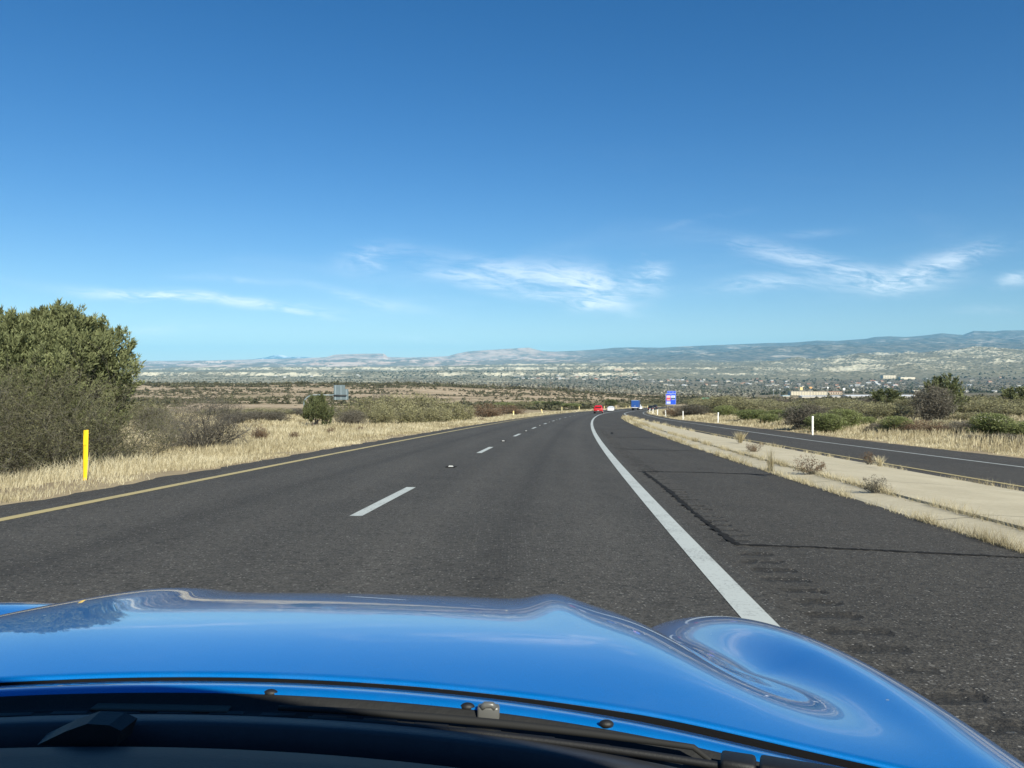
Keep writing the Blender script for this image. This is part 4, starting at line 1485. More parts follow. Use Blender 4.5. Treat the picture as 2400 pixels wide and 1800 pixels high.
def build_grass():
    rng = np.random.default_rng(41)

    def tufts(Xt, Yt, ht, per, spread):
        """straw tufts: bent blades of two triangles, wider where they stand farther away"""
        n = len(Xt)
        i = np.repeat(np.arange(n), per)
        X = Xt[i] + rng.normal(0, spread, n * per) * (1 + Yt[i] / 60)
        Y = Yt[i] + rng.normal(0, spread, n * per) * (1 + Yt[i] / 60)
        z = ground_z(X, Y)
        h = ht[i] * rng.uniform(0.55, 1.25, n * per)
        wd = np.maximum(0.004, Y * 0.00062) * rng.uniform(0.7, 1.5, n * per)
        a = rng.uniform(0, 2 * np.pi, n * per)
        lean = rng.normal(0, 0.34, (n * per, 2)) + np.array([0.10, 0.0])
        B = np.stack([X, Y, z - 0.02], -1)
        p = np.stack([np.cos(a), np.sin(a) * 0.4, 0 * a], -1) * (wd / 2)[:, None]
        mid = B + np.stack([lean[:, 0] * h * 0.35, lean[:, 1] * h * 0.35, h * 0.6], -1)
        tip = B + np.stack([lean[:, 0] * h * 1.0, lean[:, 1] * h * 1.0, h * (1 - 0.3 * np.abs(lean).sum(1))], -1)
        V = np.stack([B - p, B + p, mid - p * 0.8, mid + p * 0.8, tip], 1).reshape(-1, 3)
        b = np.arange(n * per)[:, None] * 5
        return V, np.concatenate([b + np.array([[0, 1, 3]]), b + np.array([[0, 3, 2]]), b + np.array([[2, 3, 4]])])
    # left verge and meadow
    n = 17000
    Y = np.exp(rng.uniform(np.log(6.5), np.log(150), n))
    dl = 0.15 + 40 * rng.random(n) ** 1.6 * np.clip(Y / 28, 0.45, 1.0)
    X = C(Y) + LEDGE - dl - 0.25 * vnoise(Y * 1.3, Y * 0 + 2.0, 5)
    clump = fbm(X / 2.2, Y / 2.2, 77, 3)
    keep = clump + 0.25 * rng.random(n) > 0.45 - 0.12 * sm(dl, 0.5, 4) + 0.12 * (1 - sm(dl, 0.0, 0.7))
    X, Y, dl, clump = X[keep], Y[keep], dl[keep], clump[keep]
    ht = (0.12 + 0.30 * sm(dl, 0.5, 3.2)) * (0.5 + 0.9 * clump)
    V, Fc = tufts(X, Y, ht, 13, 0.10)
    tag(mesh_np('grass', V, [Fc], L_GRASS), 'dry straw-coloured grass covering the left verge', 'grass', kind='stuff')
    # right verge
    n = 9500
    Y = np.exp(rng.uniform(np.log(17), np.log(210), n))
    dr = 0.25 + 26 * rng.random(n) ** 1.7
    X = C(Y) + redge(Y) + dr
    clump = fbm(X / 2.0, Y / 2.0, 78, 3)
    keep = clump + 0.25 * rng.random(n) > 0.50 - 0.10 * sm(dr, 0.5, 3) + 0.25 * (1 - sm(dr, 0.2, 1.4))
    X, Y, dr, clump = X[keep], Y[keep], dr[keep], clump[keep]
    V, Fc = tufts(X, Y, (0.12 + 0.36 * sm(dr, 0.6, 3)) * (0.55 + 0.9 * clump), 12, 0.11)
    tag(mesh_np('grass', V, [Fc], L_GRASS), 'dry straw-coloured grass along the right edge of the ramp', 'grass', kind='stuff')
    # far side of the bend
    n = 3500
    Y = rng.uniform(150, 430, n)
    side = rng.random(n) < 0.7
    X = np.where(side, C(Y) + LEDGE - 0.4 - 9 * rng.random(n) ** 1.5, C(Y) + redge(Y) + 0.5 + 9 * rng.random(n))
    V, Fc = tufts(X, Y, np.full(n, 0.5), 8, 0.2)
    tag(mesh_np('grass', V, [Fc], L_GRASS), 'dry straw-coloured grass lining the far bend', 'grass', kind='stuff')
    # weeds in the joints of the concrete island
    Vs = []
    n = 2000
    Y = np.exp(rng.uniform(np.log(4.0), np.log(111), n))
    which = rng.integers(0, 3, n)
    q = np.array([(ISL_L, ISL_M, ISL_R)[w](y) - 0.04 * (w == 2) for w, y in zip(which, Y)])
    thin = (which != 2) | (rng.random(n) < 0.35)
    Y, q, which = Y[thin], q[thin], which[thin]
    n = len(Y)
    dens = fbm(Y / 1.1, which * 5.0, 91, 3)
    keep = dens + 0.3 * rng.random(n) > 0.55 - 0.2 * sm(Y, 30, 70)
    Y, q, which, dens = Y[keep], q[keep], which[keep], dens[keep]
    n = len(Y)
    per = 16
    i = np.repeat(np.arange(n), per)
    Yb = Y[i] + rng.normal(0, 0.08, n * per) * (1 + Y[i] / 25)
    qb = q[i] + rng.normal(0, 0.025, n * per) * (1 + Y[i] / 40)
    zb = zr(Yb, qb) + np.where(which[i] == 1, 0.06, 0.0)
    B = np.stack([C(Yb) + qb, Yb, zb], -1)
    h = rng.uniform(0.04, 0.19, n * per) * (0.3 + dens[i]) * (1 + 1.0 * sm(Y[i], 35, 80))
    wd = np.maximum(0.003, Yb * 0.0006)
    a = rng.uniform(0, 2 * np.pi, n * per)
    p = np.stack([np.cos(a), 0.4 * np.sin(a), 0 * a], -1) * (wd / 2)[:, None]
    lean = rng.normal(0, 0.5, (n * per, 2))
    tip = B + np.stack([lean[:, 0] * h, lean[:, 1] * h, h], -1)
    V = np.stack([B - p, B + p, tip], 1).reshape(-1, 3)
    tag(mesh_np('weeds', V, [np.arange(len(V)).reshape(-1, 3)], L_GRASS), 'small dry weeds growing in the joints of the concrete island', 'weeds', kind='stuff')

    # single plants standing out on the island
    def clump_thing(px, row, hpx, label, cat, name, mat, per, lean_s, raised=0.1):
        off = 6.0
        Yq = 30.0
        for _ in range(40):
            Xq = (px - CX) / F * Yq
            off = Xq - float(C(Yq))
            Yq += 0.5 * (F * (EYE - float(zr(Yq, off)) - raised) / (row - HZ) - Yq)
        Xq = (px - CX) / F * Yq
        o_z = float(zr(Yq, Xq - float(C(Yq)))) + raised
        h = hpx / F * Yq
        n = per
        a = rng.uniform(0, 2 * np.pi, n)
        B = np.stack([np.cos(a), np.sin(a), 0 * a], -1) * (0.14 * h * rng.random(n))[:, None]
        lean = rng.normal(0, lean_s, (n, 2))
        hh = h * rng.uniform(0.5, 1.0, n)
        pw = np.maximum(0.0012, Yq * 0.00022)
        p = np.stack([np.cos(a), 0.5 * np.sin(a), 0 * a], -1) * pw
        tip = B + np.stack([lean[:, 0] * hh, lean[:, 1] * hh, hh], -1)
        md = B * 0.4 + tip * 0.6 + np.array([0, 0, 0.05]) * hh[:, None]
        V = np.stack([B - p, B + p, md - p, md + p, tip], 1).reshape(-1, 3)
        b = np.arange(n)[:, None] * 5
        o = mesh_np(name, V, [np.concatenate([b + np.array([[0, 1, 3]]), b + np.array([[0, 3, 2]]), b + np.array([[2, 3, 4]])])], mat)
        o.location = (Xq, Yq, o_z)
        tag(o, label, cat)
    def weed(px, row, hpx, label, mat):
        Yq = 20.0
        for _ in range(40):
            off = (px - CX) / F * Yq - float(C(Yq))
            Yq += 0.5 * (F * (EYE - float(zr(Yq, off)) - 0.09) / (row - HZ) - Yq)
        Xq = (px - CX) / F * Yq
        h = hpx / F * Yq
        lf, wood = shrub_geo(rng, h, h * 1.5, 16, 6, 4, 3, 0.035 * h / 0.4, 0.014 * h / 0.4, 0.03, 0.25, 0.7, 1.0, 0.004)
        o = plant('dried_weed', (Xq, Yq, float(zr(Yq, Xq - float(C(Yq)))) + 0.07), mat, M_TWIG, lf, wood, 'foliage', 'stems')
        tag(o, label, 'weed')
    clump_thing(1735, 1038, 30, 'tall straw grass clump at the far right edge of the concrete island', 'grass clump', 'grass_clump', L_GRASS, 200, 0.34)
    clump_thing(1806, 1105, 62, 'tall thin straw stalks rising from the kerb joint', 'grass clump', 'grass_clump', L_GRASS, 70, 0.16)
    weed(1895, 1108, 44, 'brown bushy weed spreading over the concrete island', L_RST)
    clump_thing(2062, 1093, 28, 'thin straw tuft beside the yellow ramp line', 'grass clump', 'grass_clump', L_GRASS, 120, 0.3)
    weed(2052, 1150, 40, 'grey dry weed in the kerb joint, nearest the camera of the larger ones', L_GRY)
    weed(2035, 1083, 26, 'thin reddish weed at the far edge of the island beside the yellow line', L_RST)
    weed(1770, 1058, 26, 'low brown weed in the kerb joint left of the tall straw clump', L_RST)


build_grass()


# ------------------------------------------------------------------ scrub, woodland and the town in the valley
def clump_tris(rng, n_tri, flat=1.0):
    d = unit(rng.normal(size=(n_tri, 3)) + np.array([0, 0, 0.25]))
    d[:, 2] = np.abs(d[:, 2])
    c = d * rng.uniform(0.35, 0.85, (n_tri, 1)) * np.array([0.55, 0.55, 0.9 * flat])
    return leaf_tris(c, unit(d + rng.normal(0, 0.5, (n_tri, 3))), 0.38 * rng.uniform(0.7, 1.3, n_tri), 0.36 * rng.uniform(0.7, 1.3, n_tri), rng)[0]


def scatter(rng, base, X, Y, Z, w, h):
    """many clumps in one mesh: base is a list of (3k,3) triangle soups"""
    out = []
    pick = rng.integers(0, len(base), len(X))
    for k, b in enumerate(base):
        i = np.where(pick == k)[0]
        a = rng.uniform(0, 2 * np.pi, len(i))
        ca, sa = np.cos(a)[:, None], np.sin(a)[:, None]
        x = (b[None, :, 0] * ca - b[None, :, 1] * sa) * w[i][:, None] + X[i][:, None]
        y = (b[None, :, 0] * sa + b[None, :, 1] * ca) * w[i][:, None] + Y[i][:, None]
        z = b[None, :, 2] * h[i][:, None] + Z[i][:, None]
        out.append(np.stack([x, y, z], -1).reshape(-1, 3))
    V = np.concatenate(out)
    return V, np.arange(len(V)).reshape(-1, 3)


L_SCRUB = mat_leaf('dark hillside scrub', [(0.050, 0.050, 0.028), (0.085, 0.083, 0.046), (0.135, 0.122, 0.072)], trans=0)
L_COTT = mat_leaf('leafless valley trees', [(0.13, 0.122, 0.092), (0.22, 0.207, 0.162), (0.33, 0.305, 0.245)], trans=0)
L_TOWN = mat_leaf('dark town trees', [(0.040, 0.048, 0.026), (0.07, 0.078, 0.042), (0.11, 0.11, 0.062)], trans=0)


def build_scrub():
    rng = np.random.default_rng(61)
    base = [clump_tris(rng, 34) for _ in range(5)]
    # hillside across the dip
    n = 48000
    px = rng.uniform(180, 2600, n)
    Y = np.exp(rng.uniform(np.log(265), np.log(905), n))
    X = (px - CX) / F * Y
    off = X - C(Y)
    d = fbm(X / 60, Y / 25, 101, 4)
    keep = ((off < LEDGE - 12) | (off > redge(Y) + 12)) & (d + 0.22 * (rng.random(n) - 0.5) > 0.545 - 0.18 * sm(px, 1350, 1600) - 0.05 * sm(Y, 700, 900))
    X, Y, px = X[keep], Y[keep], px[keep]
    # dark tree line on the brow
    m = 900
    px2 = rng.uniform(280, 1340, m)
    Y2 = rng.uniform(840, 1010, m)
    k2 = fbm(px2 / 45, Y2 / 60, 55, 3) > 0.42
    X = np.concatenate([X, ((px2 - CX) / F * Y2)[k2]])
    Y = np.concatenate([Y, Y2[k2]])
    w = rng.uniform(0.8, 2.3, len(X)) * np.where(Y > 800, 1.7, 1.0)
    w = w * np.where(rng.random(len(X)) < 0.12, 1.7, 1.0)
    h = w * rng.uniform(0.5, 0.95, len(X))
    Z = ground_z(X, Y) - 0.1
    size = w / Y
    order = np.argsort(-size)
    big, rest = order[:300], order[300:]
    V, Fc = scatter(rng, base, X[rest], Y[rest], Z[rest], w[rest], h[rest])
    tag(mesh_np('hillside_scrub', V, [Fc], L_SCRUB), 'small dark shrubs scattered over the tan hillside', 'scrub', kind='stuff')
    protos = []
    for b in base:
        o = mesh_np('hillside_juniper', b, [np.arange(len(b)).reshape(-1, 3)], L_SCRUB)
        protos.append([o, False])
    for j, i in enumerate(big):
        e = protos[j % len(protos)]
        o = e[0] if not e[1] else e[0].copy()
        if e[1]:
            COL.objects.link(o)
        e[1] = True
        o.location = (X[i], Y[i], Z[i])
        o.scale = (w[i], w[i], h[i])
        o.rotation_euler = (0, 0, rng.uniform(0, 6.28))
        tag(o, 'dark round juniper bush dotting the tan hillside beyond the meadow', 'bush', 'juniper bushes on the tan hillside')
    # valley woodland
    n = 15000
    px = rng.uniform(900, 2600, n)
    Y = np.exp(rng.uniform(np.log(1250), np.log(4700), n))
    X = (px - CX) / F * Y
    d = fbm(X / 420, Y / 300, 111, 4)
    river = np.exp(-((Y - 2300 - 500 * np.sin(px / 240)) / 650) ** 2)
    keep = (d + 0.16 * river + 0.2 * (rng.random(n) - 0.5) > 0.52) & ~((px > 1770) & (px < 2360) & (Y < 1950))
    X, Y, px = X[keep], Y[keep], px[keep]
    w = rng.uniform(5, 12, len(X))
    h = w * rng.uniform(0.55, 0.95, len(X))
    V, Fc = scatter(rng, base, X, Y, zfar(X, Y) - 0.5, w, h)
    tag(mesh_np('valley_woodland', V, [Fc], L_COTT), 'grey leafless cottonwood woods along the valley floor', 'woodland', kind='stuff')
    n = 4500
    px = rng.uniform(250, 1320, n)
    Y = np.exp(rng.uniform(np.log(2200), np.log(7600), n))
    X = (px - CX) / F * Y
    keep = fbm(X / 500, Y / 420, 131, 4) + 0.3 * (rng.random(n) - 0.5) > 0.5
    X, Y = X[keep], Y[keep]
    w = rng.uniform(4, 9, len(X)) * np.where(Y > 4500, 1.25, 1.0)
    V, Fc = scatter(rng, base[:3], X, Y, zfar(X, Y) - 0.4, w, w * 0.7)
    tag(mesh_np('badlands_scrub', V, [Fc], L_SCRUB), 'dark juniper scrub speckling the pale badlands across the valley', 'scrub', kind='stuff')
    n = 1700
    px = np.concatenate([rng.uniform(1200, 2500, n), rng.uniform(700, 1500, 500)])
    Y = np.concatenate([np.exp(rng.uniform(np.log(1700), np.log(5600), n)), rng.uniform(5400, 7600, 500)])
    X = (px - CX) / F * Y
    w = rng.uniform(5, 11, len(X)) * np.where(Y > 4500, 1.4, 1.0)
    V, Fc = scatter(rng, base, X, Y, zfar(X, Y) - 0.5, w, w * rng.uniform(0.7, 1.2, len(X)))
    tag(mesh_np('town_trees', V, [Fc], L_TOWN), 'dark evergreen trees dotted through the distant town', 'trees', kind='stuff')


build_scrub()


def house_mesh(name, L, D, Hh, rise, wall, roof, ov=0.5):
    bm = bmesh.new()
    bm_box(bm, (0, 0, Hh / 2), (L, D, Hh), 0, 0)
    a = [bm.verts.new(v) for v in ((-L / 2 - ov, -D / 2 - ov, Hh), (L / 2 + ov, -D / 2 - ov, Hh), (L / 2 + ov, D / 2 + ov, Hh), (-L / 2 - ov, D / 2 + ov, Hh),
                                   (-L / 2 - ov, 0, Hh + rise), (L / 2 + ov, 0, Hh + rise))]
    for idx in ((0, 1, 5, 4), (2, 3, 4, 5), (0, 4, 3), (1, 2, 5), (3, 2, 1, 0)):
        bm.faces.new([a[i] for i in idx]).material_index = 1
    for x in (-L * 0.3, 0.05 * L, L * 0.32):
        bm_box(bm, (x, -D / 2 - 0.02, Hh * 0.52), (L * 0.1, 0.08, Hh * 0.38), 0, 2)
    return bm_obj(name, bm, [wall, roof, M_WIN])


M_WIN = simple('dark window', (0.012, 0.014, 0.017), 0.4, spec=0.15)
M_CREAM = simple('cream stucco', (0.62, 0.55, 0.42), 0.9, var=0.08, scale=0.4)
M_WHT = simple('white painted wall', (0.55, 0.53, 0.48), 0.85, var=0.06, scale=0.4)
M_TAN = simple('tan stucco', (0.45, 0.36, 0.27), 0.9, var=0.1, scale=0.4)
M_RWHT = simple('pale metal roof', (0.55, 0.56, 0.57), 0.7)
M_RGRY = simple('grey shingle roof', (0.23, 0.22, 0.21), 0.9, var=0.2, scale=2)
M_RRED = simple('terracotta roof', (0.36, 0.17, 0.11), 0.85, var=0.2, scale=2)


def build_town():
    rr = random.Random(9)
    kinds = [('white house', 13, 9, 3.4, 1.8, M_WHT, M_RWHT), ('cream house', 15, 9, 3.6, 2.0, M_CREAM, M_RGRY), ('tan house', 14, 10, 3.6, 2.0, M_TAN, M_RRED), ('white house', 20, 8, 3.2, 1.2, M_WHT, M_RGRY)]
    zones = [(1205, 1520, 4700, 6400, 74), (1500, 1850, 3600, 5400, 50), (1840, 2140, 2900, 4600, 52), (620, 1200, 5600, 7200, 14), (2150, 2400, 3000, 5200, 12)]
    first = {}
    for x0, x1, Y0, Y1, n in zones:
        for k in range(n):
            px, Y = rr.uniform(x0, x1), rr.uniform(Y0, Y1)
            q = rr.randrange(4)
            nm, L, D, Hh, rise, wl, rf = kinds[q]
            if q not in first:
                o = first[q] = house_mesh('house', L, D, Hh, rise, wl, rf)
            else:
                o = first[q].copy()
                COL.objects.link(o)
            X = (px - CX) / F * Y
            s = rr.uniform(0.7, 1.45)
            o.location = (X, Y, float(zfar(np.array(X), np.array(Y))) - 0.3)
            o.rotation_euler = (0, 0, rr.uniform(-0.6, 0.6))
            o.scale = (s, s, s * 1.15)
            lab = {0: 'tiny white house with a pale roof in the distant valley town', 1: 'tiny cream house with a grey roof in the distant valley town',
                   2: 'tiny tan house with a red roof in the distant valley town', 3: 'long low white house with a grey roof in the distant valley town'}[q]
            tag(o, lab, 'house', 'houses of the distant valley town')

    def building(name, px, row, Y, wpx, hpx, depth, wall, roof, label, cat, wins=0, floors=2, pitch=0.0):
        Ys = np.geomspace(950 if Y < 2000 else 2400, 2400 if Y < 2000 else 7500, 500)
        rw = HZ - F * (zfar((px - CX) / F * Ys, Ys) - EYE) / Ys
        hit = np.where((rw[:-1] - row) * (rw[1:] - row) <= 0)[0]
        Y = float(Ys[hit[np.argmin(np.abs(Ys[hit] - Y))]]) if len(hit) else Y
        X = (px - CX) / F * Y
        zg = float(zfar(np.array(X), np.array(Y))) - 0.6
        L, Hh = wpx / F * Y, hpx / F * Y + 0.6
        root = empty(name, (X, Y, zg))
        bm = bmesh.new()
        bm_box(bm, (0, depth / 2, Hh / 2), (L, depth, Hh))
        bm_obj('wall', bm, wall, root)
        bm = bmesh.new()
        if pitch:
            e = 0.8
            v = [bm.verts.new(c) for c in ((-L / 2 - e, -e, Hh), (L / 2 + e, -e, Hh), (L / 2 + e, depth + e, Hh), (-L / 2 - e, depth + e, Hh), (-L / 2 - e, depth / 2, Hh + pitch), (L / 2 + e, depth / 2, Hh + pitch))]
            for idx in ((0, 1, 5, 4), (2, 3, 4, 5), (0, 4, 3), (1, 2, 5)):
                bm.faces.new([v[i] for i in idx])
        else:
            bm_box(bm, (0, depth / 2, Hh + 0.25), (L + 0.8, depth + 0.8, 0.5))
        bm_obj('roof', bm, roof, root)
        w0 = None
        for f in range(floors if wins else 0):
            for k in range(wins):
                bm = bmesh.new() if w0 is None else None
                if w0 is None:
                    bm_box(bm, (0, 0, 0), (L / wins * 0.42, 0.12, Hh / floors * 0.42))
                    w = w0 = bm_obj('window', bm, M_WIN, root)
                else:
                    w = w0.copy()
                    COL.objects.link(w)
                    w.parent = root
                w.location = (-L / 2 + L * (k + 0.5) / wins, -0.05, Hh * (f + 0.55) / floors)
        return tag(root, label, cat)
    building('hotel', 1880, 927, 1500, 52, 9.5, 18, M_CREAM, simple('hotel roof', (0.42, 0.37, 0.30), 0.9), 'long cream four-storey hotel with rows of windows below the distant town', 'hotel', 14, 4)
    building('hotel', 1922, 926, 1520, 34, 8.0, 18, M_CREAM, M_TAN, 'right wing of the cream hotel, slightly lower than the main block', 'hotel', 9, 3)
    building('restaurant', 1957, 924.5, 1560, 34, 6.5, 16, M_TAN, M_RRED, 'tan low building with a red parapet right of the cream hotel', 'restaurant', 6, 1)
    building('petrol_station_canopy', 1843, 929.5, 1380, 16, 2.2, 12, M_WHT, simple('teal canopy', (0.30, 0.45, 0.50), 0.6), 'pale blue-white filling station canopy left of the cream hotel', 'canopy')
    building('warehouse', 2018, 932.5, 1300, 62, 4.2, 22, M_WHT, M_RWHT, 'long white-roofed shed right of the cream hotel', 'shed', 0, 1, 1.6)
    building('warehouse', 1925, 931.5, 1320, 90, 2.6, 16, M_WHT, M_RWHT, 'very long low white-roofed shed in front of the cream hotel', 'shed', 0, 1, 1.0)
    building('warehouse', 2130, 932.5, 1320, 36, 4.4, 22, M_WHT, M_RWHT, 'white-roofed shed between the dark juniper clump and the tall two-tone bush', 'shed', 0, 1, 1.4)
    building('warehouse', 2262, 932.0, 1320, 27, 2.0, 16, M_CREAM, M_RWHT, 'narrow white shed just right of the tall two-tone bush', 'shed')
    building('farm_building', 2266, 919.0, 1850, 22, 3.0, 14, M_WHT, M_RGRY, 'white farm building standing before the grey riverside woods', 'farm building', 4, 1, 1.8)
    building('farm_building', 2296, 918.5, 1850, 16, 2.4, 14, M_WHT, M_RWHT, 'small white outbuilding in the middle of the riverside fields', 'farm building', 0, 1, 1.2)
    building('farm_building', 2338, 919.0, 1850, 22, 2.6, 14, M_WHT, M_RWHT, 'long white outbuilding farthest right in the riverside fields', 'farm building', 0, 1, 1.2)
    building('school', 2085, 887, 3600, 30, 7.5, 40, M_CREAM, M_CREAM, 'large pale cream school-like block in the right of the distant town', 'school', 8, 2)
    building('shop', 2128, 889, 3500, 34, 5.0, 40, M_CREAM, M_RWHT, 'long cream flat-roofed block at the right end of the distant town', 'shop')
    building('school', 1450, 868.5, 5900, 20, 5.0, 50, M_TAN, M_TAN, 'tan block crowning the low ridge in the middle of the distant town', 'school')
    building('shop', 2150, 921, 1650, 15, 5.0, 16, M_TAN, M_CREAM, 'brown barn-like block left of the tall two-tone bush', 'shop', 0, 1, 1.5)
    # advertising signs on tall poles
    for px, row, w, h, c, shape, lab in ((1878, 911, 6, 7, (0.75, 0.58, 0.25), 'box', 'square yellow pole sign rising behind the cream hotel'), (1900, 908.5, 7, 4, (0.70, 0.36, 0.12), 'round', 'orange oval pole sign rising above the cream hotel'),
                                         (1940, 908.5, 4, 4, (0.75, 0.75, 0.72), 'round', 'small white round pole sign left of the bigger white one'), (1978, 912, 5.5, 6, (0.82, 0.80, 0.74), 'round', 'big white round pole sign right of the cream hotel'),
                                         (2000, 913.5, 4, 4.5, (0.85, 0.86, 0.86), 'box', 'small white square pole sign, rightmost of the pole signs'), (1828, 912.5, 4, 4, (0.62, 0.64, 0.62), 'tri', 'grey-white triangular pole sign left of the yellow square one'),
                                         (1813, 913.5, 3.4, 3.4, (0.55, 0.57, 0.55), 'tri', 'smallest triangular pole sign, leftmost of the pole signs')):
        Y = 1540.0
        X = (px - CX) / F * Y
        zt = EYE + (HZ - row) / F * Y
        zg = float(zfar(np.array(X), np.array(Y))) - 0.5
        root = empty('pole_sign', (X, Y, zg))
        bm = bmesh.new()
        bm_tube(bm, [(0, 0, 0), (0, 0, zt - zg)], [0.5, 0.35], 8)
        bm_obj('pole', bm, simple('grey steel pole', (0.3, 0.3, 0.3), 0.5), root)
        bm = bmesh.new()
        W_, H_ = w / F * Y, h / F * Y
        if shape == 'box':
            bm_box(bm, (0, -0.5, zt - zg), (W_, 0.8, H_), 0.1)
        else:
            nseg = 24 if shape == 'round' else 3
            pts = [(W_ / 2 * math.sin(2 * math.pi * k / nseg), H_ / 2 * math.cos(2 * math.pi * k / nseg)) for k in range(nseg)]
            f0 = [bm.verts.new((x, -0.9, zt - zg + z)) for x, z in pts]
            f1 = [bm.verts.new((x, -0.1, zt - zg + z)) for x, z in pts]
            bm.faces.new(f0)
            bm.faces.new(f1[::-1])
            for k in range(nseg):
                bm.faces.new((f0[k], f0[(k + 1) % nseg], f1[(k + 1) % nseg], f1[k]))
        bm_obj('sign_face', bm, simple('sign face', c, 0.5), root)
        tag(root, lab, 'pole sign')
    # two lone utility poles
    for px, Y, lab in ((1291, 420, 'thin wooden utility pole standing left of the red car'), (1105, 460, 'thin wooden utility pole on the hillside above the rust-brown shrub')):
        X = (px - CX) / F * Y
        zg = float(ground_z(np.array(X), np.array(Y)))
        zt = EYE + (HZ - (893 if px > 1200 else 918)) / F * Y
        root = empty('utility_pole', (X, Y, zg))
        wood = simple('weathered pole wood', (0.22, 0.18, 0.14), 0.9, var=0.2, scale=3)
        bm = bmesh.new()
        bm_tube(bm, [(0, 0, -0.3), (0, 0, zt - zg)], [0.16, 0.11], 8)
        bm_obj('pole', bm, wood, root)
        bm = bmesh.new()
        bm_box(bm, (0, -0.14, zt - zg - 0.6), (2.2, 0.1, 0.12))
        ca = bm_obj('crossarm', bm, wood, root)
        for x in (-0.95, 0.0, 0.95):
            bm = bmesh.new()
            bm_tube(bm, [(x, -0.14, zt - zg - 0.54), (x, -0.14, zt - zg - 0.36)], 0.05, 6)
            bm_obj('insulator', bm, simple('insulator', (0.3, 0.3, 0.32), 0.3), ca)
        tag(root, lab, 'utility pole')


build_town()


